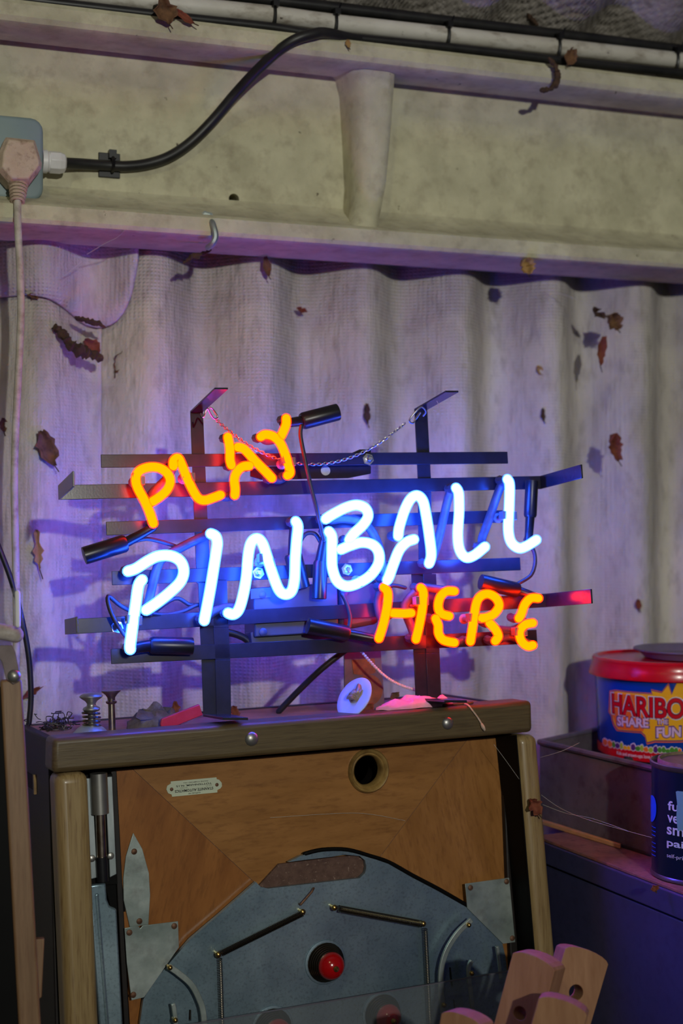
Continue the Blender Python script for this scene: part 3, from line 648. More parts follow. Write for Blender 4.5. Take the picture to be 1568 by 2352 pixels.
# wire arm
MB().tube([G(720,2040,DS-.003), G(716,2048,DS-.006), G(690,2078,DS-.006), G(687,2076,DS-.001)], .0014, 6).build('wire_arm', m_rust, game)
def pins(ps, d=DS, r=.0036, L=.014, mat=m_nickel, name='pin'):
    for x, y in ps: MB().lathe(G(x, y, d-L), (0,1,0), [(.0003,0),(r*.7,.0006),(r,.002),(r,.004),(r*.6,.005),(r*.6,L)], 12).build(name, mat, game)
pins(((697,2096),(503,2194),(770,2086),(974,2123)), mat=m_brass)
def spring(p, q, r, d, pit=.0017, w=.00055, name='coil_spring'):
    MB().helix(G(*p, d), G(*q, d), r, w, pit, 9, 4).build(name, m_spring, game)
spring((508,2190), (696,2097), .0036, DS-.010)
spring((778,2087), (968,2122), .0040, DS-.010)
spring((505,2200), (512,2420), .0024, DS-.008, .0020)
spring((976,2132), (990,2420), .0026, DS-.008, .0020)
# red bumpers on coil bases
for x, y in ((747,2210),(877,2328),(625,2362)):
    c = G(x, y, DS); bp = MB()
    for k in range(6): bp.torus((c[0], DS-.002-.0032*k, c[2]), (0,1,0), .0225-.0012*k, .0013, 26, 6)
    bo = bp.build('bumper_coil', m_spring, game)
    prof = [(.0165*math.cos(math.radians(a)), .018+.0150*math.sin(math.radians(a))) for a in (0,15,30,45,60,75,88)]
    MB().lathe(c, (0,-1,0), [(.009,0),(.009,.012),(.0150,.0135),(.0165,.016)]+prof, 26).build('bumper_dome', m_dome, bo, smooth=60)
    MB().lathe(c, (0,-1,0), [(.0036,.031),(.0032,.036),(.0012,.0385)], 12).build('bumper_tip', m_brass, bo)
    MB().lathe(c, (0,-1,0), [(.027,0),(.0265,.0012),(.024,.0016)], 30).build('bumper_base', m_steel, bo)
# curved guide rails standing off the plate
def guide(pts, d=.028, w=.0034):
    P = catmull([G(x, y, d) for x, y in pts], 6); mb = MB(); rings = []
    for i, p in enumerate(P):
        t = (P[min(i+1, len(P)-1)]-P[max(i-1, 0)]).normalized(); s_ = Vector((-t[2], 0, t[0]))*w
        rings.append([p-s_, p+s_, p+s_+Vector((0,.004,0)), p-s_+Vector((0,.004,0))])
    mb.loft(rings).build('guide_rail', m_alu, game, bevel=.0008)
guide([(1084,2113),(1052,2144),(1027,2184),(1015,2225),(1014,2270),(1021,2352),(1030,2450)])
guide([(1085,2207),(1079,2218),(1077,2236),(1082,2280),(1090,2352),(1100,2450)], w=.0026)
guide([(1143,2174),(1148,2215),(1152,2250)], w=.0020)
guide([(388,2220),(412,2237),(440,2262),(458,2295),(468,2330),(472,2400)])
guide([(398,2306),(402,2330),(410,2400)], w=.0026)
pins(((1079,2126),(1086,2237),(1022,2310),(392,2224),(404,2345)), d=.036, r=.0030, L=.012, mat=m_brass)
# corner plates and leaf shaped plate
def plate_(name, pts, d, scr, mat=m_alu):
    o = gp(name, pts, d, d+.0015, mat, .0004)
    for x, y in scr: MB().lathe(G(x, y, d), (0,-1,0), [(.0036,0),(.0034,.0008),(.002,.0016),(.0003,.0018)], 14).build('screw', m_rust, o)
plate_('corner_plate', [(286,2132),(318,2127),(322,2133),(328,2126),(409,2116),(411,2176),(331,2291),(302,2298),(291,2211)], DS-.002, ((297,2142),(400,2127),(306,2285)))
plate_('corner_plate', [(1068,2030),(1169,2016),(1183,2164),(1155,2168),(1073,2086)], DS-.002, ((1080,2039),(1163,2025),(1176,2155)))
plate_('leaf_plate', [(306,1913),(327,1950),(342,2005),(345,2056),(341,2124),(298,2130),(284,2068),(283,2018),(289,1967)], DPF-.003, ((308,1956),(320,2116)))
# plunger track, cylinder, rod and channel
gp('plunger_track', [(194,1788),(212,1787),(224,2016),(207,2020)], .040, .043, m_track, .0008)
gp('plunger_track', [(241,1785),(258,1783),(268,2008),(252,2016)], .040, .043, m_track, .0008)
gp('track_bed', [(196,1780),(258,1778),(270,2030),(208,2036)], .047, .056, m_black)
def cyl(name, p, q, r, d, mat, n=20):
    A, Bq = G(*p, d), G(*q, d); MB().tube([A, Bq], r, n, 'flat').build(name, mat, game, smooth=40)
cyl('plunger_sleeve', (226,1776), (230,1869), .0100, .036, m_nickel)
cyl('plunger_rod', (230,1866), (234,1972), .0056, .036, m_rod)
cyl('plunger_tip', (233,1968), (236,2024), .0068, .036, m_rubber)
for x, y in ((211,1972),(254,1966)):
    MB().lathe(G(x, y, .040), (0,-1,0), [(.0042,0),(.0036,.0016),(.0018,.0024),(.0003,.0025)], 14).build('screw', m_nickel, game)
gp('lower_channel', [(205,2034),(243,2028),(246,2066),(252,2082),(268,2088),(290,2500),(238,2500)], .036, .044, m_steel, .002)
MB().tube([G(222,2056,.037), G(258,2500,.037)], .0026, 8).build('channel_bead', m_steel, game)
gp('dark_gap', [(240,2026),(280,2022),(288,2094),(256,2094)], DPF-.001, DPF+.004, m_black)
# knobs of the plunger on top
def knob(px, pyt, pyb, d, prof, name, mat):
    A, Bq = G(px, pyt, d), G(px, pyb, d); k = 1/MP.ppm(px, pyt, d)
    return MB().lathe((A[0], d, A[2]), (0,0,-1), [(r*k, h*k) for r, h in prof], 26).build(name, mat, game, smooth=50)
knob(209, 1592, 1690, .075, [(2,-1),(18,0),(26,5),(27,8),(24,11),(14,18),(10,24),(11,29),(19,33),(20,37),(17,41),(9,43),(8,74)], 'plunger_knob', m_nickel)
c = G(209,1638,.075); mb = MB()
for k in range(5): mb.torus((c[0]+.0006*(k%2), .075, c[2]-.0046*k), (.1,.05,1), .0096, .0016, 22, 6)
mb.build('knob_spring', m_spring, game)
knob(207, 1664, 1690, .075, [(8,-2),(18,1),(30,8),(39,17),(42,26)], 'escutcheon', m_alu)
knob(255, 1586, 1690, .105, [(2,-1),(22,0),(22,2),(14,9),(9,16),(9,22),(13,25),(12,29),(8,31),(8,108)], 'release_rod', m_rod)
# maker's plate, mounted upside down
npl = [(392,1795),(497,1785.5),(497.5,1789.5),(503,1791),(509,1798),(509.5,1806),(506,1811),(499,1814.5),(499,1820),(395,1830),(394,1825),(386,1822),(382,1813),(384,1805),(392,1800)]
po = gp('name_plate', npl, DPF-.0012, DPF, m_ivory)
cN = G(445.5,1808,DPF-.0012); xd = (G(384,1813.5,DPF-.0012)-G(507,1802,DPF-.0012)); ux = xd.length/1300; xd.normalize()
yd = Vector((xd[2], 0, -xd[0])); uy = .0957/MP.ppm(445,1808,DPF)
if yd[2] > 0: yd = -yd
def text_raw(body, off=0):
    cu = bpy.data.curves.new('t', 'FONT'); cu.body = body; cu.size = 1; cu.offset = off; cu.resolution_u = 4
    ob = bpy.data.objects.new('t', cu); COL.objects.link(ob); dg = bpy.context.evaluated_depsgraph_get()
    me = ob.evaluated_get(dg).to_mesh(); V = [Vector(v.co) for v in me.vertices]; Fs = [list(p.vertices) for p in me.polygons]
    ob.evaluated_get(dg).to_mesh_clear(); bpy.data.objects.remove(ob); bpy.data.curves.remove(cu)
    x0 = min(v.x for v in V); x1 = max(v.x for v in V); y0 = min(v.y for v in V); y1 = max(v.y for v in V)
    return [Vector(((v.x-x0)/(x1-x0), (v.y-y0)/(y1-y0), 0)) for v in V], Fs
def plate_text(body, yc, h, w, xc=0, off=.01, mat=m_ink):
    V, Fs = text_raw(body, off)
    mb = MB().add([cN+xd*((v.x-.5)*w+xc)*ux+yd*((v.y-.5)*h+yc)*uy+Vector((0,-.00025,0)) for v in V], Fs); o = mb.build('lettering', mat, po)
plate_text('SUPPLIED BY', 138, 32, 300, 0, .005)
plate_text('STANNITE AUTOMATICS', 62, 64, 930, 0, .02)
plate_text('1A ST.', -6, 32, 160, -350, .005, m_inkfaint)
plate_text('ROAD', -8, 32, 170, 250, .005, m_inkfaint)
plate_text('TOTTENHAM, N.15', -62, 50, 860, 0, .015)
plate_text('PHONE STAMFORD HILL', -122, 26, 600, -40, .005)
for x, y in ((394,1813),(498,1802.5)):
    MB().lathe(G(x, y, DPF-.0012), (0,-1,0), [(.0022,0),(.0018,.0006),(.0002,.0009)], 12).build('screw', m_rust, po)
# clear sheet over the lower playfield
pt = [G(352,2367,.012), G(1186,2227,.012)]
lowp = [Vector((pt[1][0]+.01, .012, pt[1][2]-.55)), Vector((pt[0][0], .012, pt[0][2]-.45))]
MB().prism([pt[0], lowp[1], lowp[0], pt[1]], (0, .003, 0)).build('clear_cover', m_acryl, game)
MB().prism([pt[0], pt[1], pt[1]+Vector((0,.003,0)), pt[0]+Vector((0,.003,0))], (0, 0, -.0012)).build('cover_edge', m_acryledge, game)

# ------------------------------------------------------------------ odds and ends on top of the game
m_pinkcloth = M('pink_rag', lin(226,150,176), lin(240,176,196), rough=.8, scale=40, bump=.0008, bscale=120)
m_redstrip = M('red_plastic_strip', lin(206,44,70), lin(222,66,92), rough=.35, scale=40, trans=.2)
m_dust = M('dust_clump', lin(92,82,76), lin(128,116,106), rough=.95, scale=90, bump=.002, bscale=200)
m_wool = M('steel_wool', lin(60,56,54), lin(84,78,74), rough=.5, metal=.6)
m_disc = M('white_plastic_disc', lin(206,206,210), lin(190,190,196), rough=.55, scale=20)
m_crumple = M('crumpled_foil', lin(150,118,76), lin(180,160,140), rough=.4, metal=.3, scale=80)
m_string = M('cotton_string', lin(206,188,170), lin(186,166,146), rough=.9, scale=200)
m_bead = M('bead_chain', lin(214,206,206), rough=.4)
def top(px, d, w=0): p = G(px, 1650, d); p[2] = WT-.007+w; return p
def onrail(px, d, w=0): p = G(px, 1650, d); p[2] = WT+w; return p
# dust heap and leaves
def lump(c, rx, ry, rz, amp, seed, n=14):
    mb = MB(); rings = []
    for i in range(9):
        a = pi*i/16; rings.append([Vector((rx*math.cos(a)*math.cos(2*pi*k/n), ry*math.cos(a)*math.sin(2*pi*k/n), rz*math.sin(a))) for k in range(n)])
    mb.loft(rings); 
    for v in mb.v: v += noise.noise_vector(v*90+Vector((seed, 0, 0)))*amp*(0.2+v.z/rz); v += Vector(c)
    return mb
tag(lump(top(352,.10), .034, .026, .022, .012, 3).build('dust_heap', m_dust, None, MP), 'grey heap of dust and debris on top of the game left of the sign leg', 'debris')
c = top(386,.10)
def gleaf(px, py, w, h, rot, d, mat, label, seed, curl=.4): return leaf(MP, px, py, w, h, rot, d, mat, label, seed=seed, curl=curl)
gleaf(402,1628,20,34,.1,.10,m_leafred,'red brown leaf tip sticking up from the dust heap',31)
gleaf(538,1636,24,30,.3,.10,m_leafred,'small brown leaf just right of the left sign leg',32)
gleaf(845,1628,30,22,.8,.06,m_leafred,'reddish leaf lying behind the white plastic disc',33)
gleaf(905,1598,26,14,.5,.09,m_leaf,'brown curled leaf on top of the game left of the right leg',34)
a, b = G(370,1666,.058), G(462,1630,.062); dv = (b-a); nv = Vector((-dv[2],0,dv[0])).normalized()*.0068
tag(MB().prism([a-nv*.9, a+nv*.2, a+dv*.06+nv, b+nv, b-nv, a+dv*.1-nv*1.1], (0,.006,0)).build('red_plastic_strip', m_redstrip, None, MP, bevel=.001), 'translucent red plastic strip lying against the left sign leg', 'plastic strip')
R = random.Random(4); mb = MB(); cw = top(126,.15)
for k in range(46):
    P = [cw+Vector((R.gauss(0,.014), R.gauss(0,.010), abs(R.gauss(.006,.005))+.001))]
    for j in range(5): P.append(P[-1]+Vector((R.gauss(0,.004), R.gauss(0,.004), R.gauss(0,.003)))); P[-1][2] = max(P[-1][2], cw[2]+.001)
    for q in P: q[2] = min(max(q[2] if q[2] > .5 else q[2]+cw[2], cw[2]+.0005), cw[2]+.020)
    mb.tube(catmull(P, 3), .0006, 4, 'flat')
tag(mb.build('steel_wool', m_wool, None, MP), 'small tangle of steel wool on the back left corner of the game', 'steel wool')
# white disc with crumpled foil
dc = G(813,1597,.030); dc[2] = WT+.0175; ax = Vector((-.80,-.28,.53)).normalized(); k = 1/MP.ppm(813,1597,.03)
disc = root('plastic_disc', MP, 'round white plastic disc tilted on the game with crumpled foil stuck on', 'disc'); 
MB().lathe(dc, ax, [(.0005,.001),(.020,.0012),(.0262,.0015),(.0276,0),(.0262,-.0022),(.0005,-.0022)], 40).build('disc', m_disc, disc, smooth=50)
fm = MB()
for q in range(5):
    o = Vector((R.uniform(-.006,.006), -.003, R.uniform(-.010,.004))); l = lump((0,0,0), .0070, .006, .009, .010, q*5, 12)
    for v in l.v: v += dc+ax*.003+o
    fm.add(l.v, l.f)
fm.build('crumpled_foil', m_crumple, disc)
tag(lump((0,0,0), .054, .015, .012, .007, 12, 28).build('pink_rag', m_pinkcloth, None, MP), 'crumpled pink rag lying on the rail in front of the right leg', 'cloth')
bpy.data.objects['pink_rag'].matrix_world = MP.mat() @ Matrix.Translation(onrail(955,.024))
a, b = onrail(1018,.012,.0016), onrail(1086,.012,.0022)
tag(MB().tube([a, a.lerp(b,.6), b], [.0016,.0019,.0016], 8).build('dark_nail', m_rust, None, MP), 'thin dark nail lying at the right of the pink rag', 'nail')
P = catmull([onrail(1060,.02,.001), onrail(1074,.004,.0012), G(1084,1631,-.002), G(1098,1650,-.002), G(1106,1664,-.0025)], 6)
st = root('string', MP, 'short knotted white string hanging over the front of the rail', 'string')
MB().tube(P, .0011, 7).build('cord', m_string, st)
MB().tube([P[-1], P[-1]+Vector((.001,-.001,-.003)), P[-1]+Vector((.003,-.001,-.007))], [.0016,.0026,.0018], 8).noise(.0008, 400, 2).build('knot', m_string, st)
# bracket, bead chain and cable behind the sign
br_ = root('rusty_bracket', MP, 'upright metal bracket with rusty patch behind the sign legs', 'bracket')
m_rustplate = M('rust_patch', lin(150,92,44), lin(110,66,36), rough=.8, scale=60)
m_brk = M('bracket_grey', lin(120,106,108), lin(98,86,86), rough=.6, metal=.3, scale=30)
o = MB().prism([G(x, y, .12) for x, y in ((790,1470),(872,1462),(884,1625),(792,1632))], (0,.003,0)).build('plate', m_brk, br_, bevel=.0005)
MB().prism([G(x, y, .119) for x, y in ((808,1516),(860,1512),(862,1545),(838,1552),(812,1548))], (0,.001,0)).build('rust_patch', m_rustplate, br_)
MB().lathe(G(846,1585,.1195), (0,-1,0), [(.020,0),(.020,.0008),(.0002,.0009)], 24).build('rust_disc', m_rustplate, br_)
bead = MB(); A, Bq = SP.wp(SP.hit(826,1492,.016)), SP.wp(SP.hit(951,1584,.016))
n = 30
for i in range(n+1):
    p = A.lerp(Bq, i/n)-Vector((0,0,.010*math.sin(pi*i/n))); bead.lathe(p, (0,0,1), [(.0020*math.sin(pi*q/6), -.0020*math.cos(pi*q/6)) for q in range(7)], 8)
tag(bead.build('bead_chain', m_bead), 'pale beaded pull chain hanging slack between bracket and right leg', 'chain')
P = [SP.hit(795,1492,.05), SP.hit(740,1535,.06), SP.hit(690,1582,.075), SP.hit(640,1634,.09)]
tag(MB().tube(catmull(P, 5), .0040, 10).build('mains_lead', m_blackpvc, None, SP), 'black mains lead running down behind the sign to the game top', 'cable')
web(MP, [[(1134,1710,.0),(1160,1745,.0),(1185,1780,.002),(1192,1790,.004)],[(620,1878,DPF-.002),(780,1868,DPF-.004),(850,1870,DPF-.004),(930,1885,DPF-.002)]], 'fine cobweb threads across the front of the game', .0002)
leaf(MP, 1227, 1853, 30, 42, .5, -.004, m_leafred, 'dried purple brown leaf scrap on the right side post', seed=40, curl=.5)
# ------------------------------------------------------------------ right side: locker, tray, tub, tin
K = 1.15
def XP(x, y, z): return Vector((x*K, y*K, EYE+z*K))     # right-hand group, measured from the eye
m_lock = M('locker_blue', lin(58,60,96), lin(66,68,106), rough=.42, scale=6, fine=(80, lin(44,44,70), .4))
m_locktop = M('locker_top_dusty', lin(150,104,92), lin(120,84,76), rough=.9, scale=26, bump=.0008, bscale=120, fine=(90, lin(92,60,56), .7))
m_tray = M('grey_metal_tray', lin(96,92,96), lin(122,116,120), rough=.5, metal=.3, scale=10, fine=(50, lin(70,62,62), .7))
m_lath = M('pale_lath', lin(206,156,104), lin(186,138,88), rough=.7, scale=12, stretch=(1,6,6))
m_tubblue = M('tub_blue', lin(16,62,170), lin(20,72,186), rough=.22, scale=5, coat=.3)
m_lid = M('tub_lid_red', lin(206,8,34), rough=.26, coat=.2)
dL = Vector((.083, -.18, 0)).normalized(); nL = Vector((dL.y, -dL.x, 0)); nL = nL if nL.x > 0 else -nL   # nL points into the locker
c0 = XP(.236, 1.646, -.38); A = c0-dL*.03; Bq = c0+dL*.75
def lbox(a, b, z0, z1, depth):
    return [Vector((p.x, p.y, z0)) for p in (a, b, b+nL*depth, a+nL*depth)], (0, 0, z1-z0)
zt = c0.z
def prismz(a, b, z0, z1, dep):
    pts, v = lbox(a, b, z0, z1, dep); return MB().prism(pts, v)
lk = bpy.data.objects.new('locker', None); COL.objects.link(lk); lk.location = (c0.x, c0.y, 0); tag(lk, 'dark blue metal locker with dusty top at the right edge', 'locker')
def kid(mb, name, mat, par, bevel=0, **k):
    off = par.matrix_world.translation if par.matrix_world.translation.length else par.location
    for v in mb.v: v -= off
    return mb.build(name, mat, par, bevel=bevel, **k)
kid(prismz(A+nL*.002, Bq+nL*.002, .004, zt-.034, .42), 'body', m_lock, lk, .002)
kid(prismz(A, Bq, zt-.0325, zt-.004, .424), 'lid_fascia', m_lock, lk, .002)
kid(prismz(A+nL*.003, Bq+nL*.003, zt-.004, zt, .42), 'top', m_locktop, lk, .001)
# tray
tA, tB, tD = XP(.243,1.744,-.282), XP(.356,1.538,-.282), XP(.325,1.835,-.282)
da, db = (tB-tA).normalized(), (tD-tA).normalized()
tB2 = tA+da*.42; tD2 = tA+db*.345; tC2 = tB2+db*.345
tr0 = bpy.data.objects.new('metal_tray', None); COL.objects.link(tr0); tr0.location = (tA.x, tA.y, zt); tag(tr0, 'shallow grey metal tray on the locker holding the sweet tub', 'tray')
zb, zr = zt+.001, tA.z
def wallq(p, q, name):
    t = (q-p).normalized(); n_ = Vector((-t.y, t.x, 0))*.003
    m = MB().prism([Vector((p.x,p.y,zb)), Vector((q.x,q.y,zb)), Vector((q.x,q.y,zr)), Vector((p.x,p.y,zr))], n_)
    kid(m, name, m_tray, tr0)
    kid(MB().tube([Vector((p.x,p.y,zr)), Vector((q.x,q.y,zr))], .0042, 8), 'rolled_rim', m_tray, tr0)
for p, q in ((tA,tB2),(tB2,tC2),(tC2,tD2),(tD2,tA)): wallq(p, q, 'tray_side')
kid(MB().prism([Vector((p.x,p.y,zb)) for p in (tA,tB2,tC2,tD2)], (0,0,.004)), 'tray_bottom', m_tray, tr0)
l0, l1 = XP(.247,1.700,-.38), XP(.300,1.570,-.38)
# pale lath in front of the tray
tag(MB().prism([Vector((tA.x,tA.y,zt+.0005))+da*a_+(-db)*b_ for a_, b_ in ((.0,.012),(.18,.008),(.178,.003),(.0,.003))], (0,0,.006)).build('wood_lath', m_lath, bevel=.001), 'pale splintered wooden lath along the foot of the tray', 'wood strip')
# tub
TC = XP(.411,1.80,0); TR = .0895*K; tz0, tz1 = EYE-.298*K, EYE-.200*K
fw = Vector((-TC.x,-TC.y,0)).normalized(); rt = Vector((-fw.y, fw.x, 0)); rt = rt if rt.x > 0 else -rt
blk = kid; bo = MB().box((TC.x-.075, TC.y-.075, zb+.004), (TC.x+.075, TC.y+.075, tz0-.001))
tag(bo.build('dark_block', m_side, bevel=.003), 'dark block in the tray under the sweet tub', 'block')
tub = bpy.data.objects.new('sweet_tub', None); COL.objects.link(tub); tub.location = (TC.x, TC.y, tz0); tag(tub, 'blue plastic sweet tub with red lid reading HARIBO SHARE THE FUN', 'tub')
ax = Vector((TC.x, TC.y, tz0)); HB = tz1-tz0
kid(MB().lathe(ax, (0,0,1), [(TR*.93,0),(TR*.95,.002),(TR*1.0,HB),(TR*.98,HB)], 72), 'body', m_tubblue, tub, smooth=50)
lidz = EYE-.2045*K
kid(MB().lathe(Vector((TC.x,TC.y,lidz)), (0,0,1), [(TR*1.0,.004),(TR*1.085,0),(TR*1.09,.002),(TR*1.055,.012),(TR*1.035,.021),(TR*1.04,.023),(TR*1.02,.026),(TR*.97,.0265),(TR*.95,.023),(.001,.023)], 72), 'lid', m_lid, tub, smooth=35)
def wrap(phi, z, off=.0006):
    r = TR*(.95+.05*(z-tz0)/HB)+off
    return Vector((TC.x, TC.y, z))+(rt*math.sin(phi)+fw*math.cos(phi))*r
def phi_of(px): return math.asin(max(-1, min(1, (px-1530)/165)))
def z_of(px, py):
    dpt = TC.y-TR*.97*math.cos(phi_of(px)); return EYE-(py-CY)/F*dpt
def subdiv(V, Fs, mx):
    bm = bmesh.new(); vs_ = [bm.verts.new(v) for v in V]
    for f in Fs:
        try: bm.faces.new([vs_[i] for i in f])
        except ValueError: pass
    bmesh.ops.triangulate(bm, faces=bm.faces)
    for _ in range(4):
        ed = [e for e in bm.edges if e.calc_length() > mx]
        if not ed: break
        bmesh.ops.subdivide_edges(bm, edges=ed, cuts=1); bmesh.ops.triangulate(bm, faces=bm.faces)
    V2 = [v.co.copy() for v in bm.verts]; bm.verts.index_update(); F2 = [[v.index for v in f.verts] for f in bm.faces]; bm.free(); return V2, F2
def decal(par, name, mat, V, Fs, off, mx=.35, wr=None):
    V, Fs = subdiv(V, Fs, mx); wr = wr or wrap
    kid(MB().add([wr(v.x, v.y, off) for v in V], Fs), name, mat, par)
def poly_decal(par, name, mat, pts, off, pz=None, wr=None):   # pts as (pixel x, pixel y) turned into angle and height on the label
    P = [Vector((p_[0], p_[1], 0)) for p_ in ((pz or (lambda x, y: (phi_of(x), z_of(1530, y))))(x, y) for x, y in pts)]
    T = tessellate_polygon([[Vector((p.x*.1, p.y, 0)) for p in P]])
    decal(par, name, mat, P, [list(t) for t in T], off, .07, wr)
def text_decal(par, body, mat, x0, x1, ybot, ytop, off, bold=0, slant=0, wr=None, pf=phi_of, zf=None, name='lettering'):
    V, Fs = text_raw(body, bold); a, b = pf(x0), pf(x1); zf = zf or (lambda y: z_of(1530, y)); z0, z1 = zf(ybot), zf(ytop)
    decal(par, name, mat, [Vector((a+(b-a)*v.x, z0+(z1-z0)*v.y+slant*v.x*(z1-z0), 0)) for v in V], Fs, off, .07, wr)
c_yel = M('print_yellow', lin(250,186,30), rough=.3); c_or = M('print_orange', lin(244,120,40), rough=.3); c_pur = M('print_purple', lin(92,40,130), rough=.3)
c_red = M('print_red', lin(206,10,30), rough=.28); c_wht = M('print_white', lin(232,226,236), rough=.3); c_navy = M('print_navy', lin(60,16,40), rough=.3); c_pink = M('print_lilac', lin(226,196,226), rough=.3)
c_grn = M('print_green', lin(80,150,50), rough=.3); c_lime = M('print_lime', lin(170,196,60), rough=.3)
body_pts = [(1408,1655),(1402,1648),(1407,1600),(1420,1596),(1500,1596),(1497,1588),(1520,1592),(1534,1573),(1541,1596),(1556,1560),(1562,1545),(1572,1572),(1584,1596),(1640,1596),(1650,1620),(1640,1650),(1600,1660),(1590,1690),(1565,1700),(1505,1702),(1487,1708),(1483,1692),(1474,1684),(1420,1686),(1413,1676),(1409,1664)]
def grow(pts, k):
    cx_ = sum(p[0] for p in pts)/len(pts); cy_ = sum(p[1] for p in pts)/len(pts)
    return [(cx_+(x-cx_)*(1+k), cy_+(y-cy_)*(1+k*2.2)) for x, y in pts]
poly_decal(tub, 'burst_outline', c_or, grow(body_pts, .035), .0005)
poly_decal(tub, 'burst_rim', c_pur, grow(body_pts, .018), .0008)
poly_decal(tub, 'burst', c_yel, body_pts, .0011)
poly_decal(tub, 'burst_shade', c_or, [(1408,1652),(1409,1602),(1470,1600),(1490,1650),(1478,1684),(1420,1684)], .0013)
for dxs, (mat, off, bold) in enumerate(((c_wht,.0016,.075),(c_navy,.0019,.05),(c_red,.0022,.02))):
    e = (4.0,1.6,0)[dxs]; text_decal(tub, 'HARIBO', mat, 1410-e, 1569+e, 1650+e*.8, 1602-e*.8, off, bold, -.02)
for i, (mat, off, bold) in enumerate(((c_pur,.0016,.07),(c_pink,.0020,.035))):
    e = (2.4,0)[i]
    text_decal(tub, 'SHARE', mat, 1420-e, 1491+e, 1677+e, 1655-e, off, bold, .12)
    text_decal(tub, 'THE', mat, 1509-e, 1533+e, 1664+e, 1653-e, off, bold)
    text_decal(tub, 'FUN', mat, 1508-e, 1562+e, 1696+e, 1672-e, off, bold, .15)
poly_decal(tub, 'red_band', c_red, [(1364.99,1741+9),(1372,1750),(1410,1752),(1470,1754),(1530,1755),(1600,1754),(1660,1750),(1694,1745),(1694,1722),(1660,1726),(1600,1730),(1530,1731),(1470,1730),(1410,1728),(1372,1727),(1365.0,1726)], .0008)
text_decal(tub, 'Kids and grown-ups love it so, the happy worl', c_wht, 1416, 1569, 1748, 1737, .0012, .01, -.1)
R = random.Random(2); x = 1382
for i in range(19):                                       # row of printed sweets along the band
    w = R.uniform(7, 13); h = R.uniform(9, 16); yb = 1731
    p = [(x+w*.5+w*.5*math.cos(a)*R.uniform(.8,1.1), yb-h*.5-h*.55*math.sin(a)*R.uniform(.8,1.1)) for a in [2*pi*k/10 for k in range(10)]]
    poly_decal(tub, 'printed_sweet_edge', c_wht, [(x+w*.5+(a-x-w*.5)*1.3, yb-h*.5+(b-yb+h*.5)*1.25) for a, b in p], .0010+.00002*i)
    poly_decal(tub, 'printed_sweet', (c_red,c_lime,c_grn,c_or,c_pur,c_yel)[R.randrange(6)], p, .0014+.00002*i)
    x += w*.92
    if x > 1640: break
# shallow lid lying on the tub
m_purp = M('grey_lid_plastic', lin(110,100,116), lin(124,114,130), rough=.45)
c2 = Vector((.511, 2.07, lidz+.0238)); h2 = EYE-(1490-CY)/F*2.06-c2.z
tag(MB().lathe(c2, (0,0,1), [(.066,0),(.070,.001),(.078,h2-.004),(.085,h2-.002),(.085,h2),(.080,h2),(.075,h2-.002),(.068,.003),(.001,.003)], 56).build('shallow_dish', m_purp, smooth=30), 'shallow grey plastic dish lying on top of the red tub lid', 'dish')
# paint tin
m_tin = M('tin_label_navy', lin(10,20,44), lin(12,26,52), rough=.3); m_tinmetal = M('tin_metal', lin(150,140,150), lin(128,116,124), rough=.35, metal=.9, scale=30)
m_tinlid = M('tin_lid_dusty', lin(116,98,80), lin(140,120,98), rough=.75, metal=.2, scale=60, bump=.0005)
m_drip = M('paint_drip', lin(110,160,170), rough=.3); c_sky = M('print_sky_blue', lin(30,110,220), rough=.3); c_tin = M('print_tin_white', lin(200,206,226), rough=.35)
PR = .0625; pc = Vector(((1617-CX)/F*1.712, 1.712, zt)); PH = .138
tin = bpy.data.objects.new('paint_tin', None); COL.objects.link(tin); tin.location = pc; tag(tin, 'dark navy paint tin with white lettering on the locker corner', 'paint tin')
kid(MB().lathe(pc, (0,0,1), [(PR*.96,.0005),(PR*1.02,.0015),(PR*1.02,.004),(PR,.006)], 64), 'bottom_seam', m_tinmetal, tin)
kid(MB().lathe(pc, (0,0,1), [(PR*.995,.005),(PR*.995,PH-.006)], 64), 'label', m_tin, tin, smooth=50)
kid(MB().lathe(pc, (0,0,1), [(PR,PH-.007),(PR*1.025,PH-.005),(PR*1.03,PH-.001),(PR*1.0,PH),(PR*.96,PH-.003),(PR*.95,PH-.009),(PR*.90,PH-.009),(PR*.88,PH-.001)], 64), 'top_ring', m_tinmetal, tin, smooth=35)
kid(MB().lathe(pc, (0,0,1), [(PR*.885,PH-.003),(PR*.875,PH+.002),(PR*.84,PH+.002),(PR*.80,PH-.006),(PR*.70,PH-.007),(PR*.68,PH-.004),(PR*.60,PH-.004),(.001,PH-.004)], 64), 'lid', m_tinlid, tin, smooth=35)
fw2 = Vector((-pc.x,-pc.y,0)).normalized(); rt2 = Vector((-fw2.y, fw2.x, 0)); rt2 = rt2 if rt2.x > 0 else -rt2
def wrap2(phi, z, off): return Vector((pc.x, pc.y, z))+(rt2*math.sin(phi)+fw2*math.cos(phi))*(PR+off)
RP = PR/1.712*F
def pf2(px): return math.asin(max(-1, min(1, (px-1617)/RP)))
def zf2(px, py): return EYE-(py-CY)/F*(pc.y-PR*math.cos(pf2(px)))
def t2(body, x0, x1, yb, yt, bold=.02): text_decal(tin, body, c_tin, x0, x1, yb, yt, .0006, bold, 0, wrap2, pf2, lambda y: zf2((x0+x1)/2, y))
t2('fu', 1538, 1562, 1867, 1845); t2('ve', 1537, 1562, 1895, 1878); t2('sm', 1536, 1574, 1924, 1906); t2('pai', 1536, 1573, 1956, 1935, .02); t2('self-pri', 1536, 1571, 1980, 1968, .0)
pz2 = lambda x, y: (pf2(x), zf2(x, y))
poly_decal(tin, 'printed_badge', c_sky, [(1501+11*math.cos(a)*1.0, 1863+31*math.sin(a)) for a in [2*pi*k/20 for k in range(20)]], .0005, pz2, wrap2)
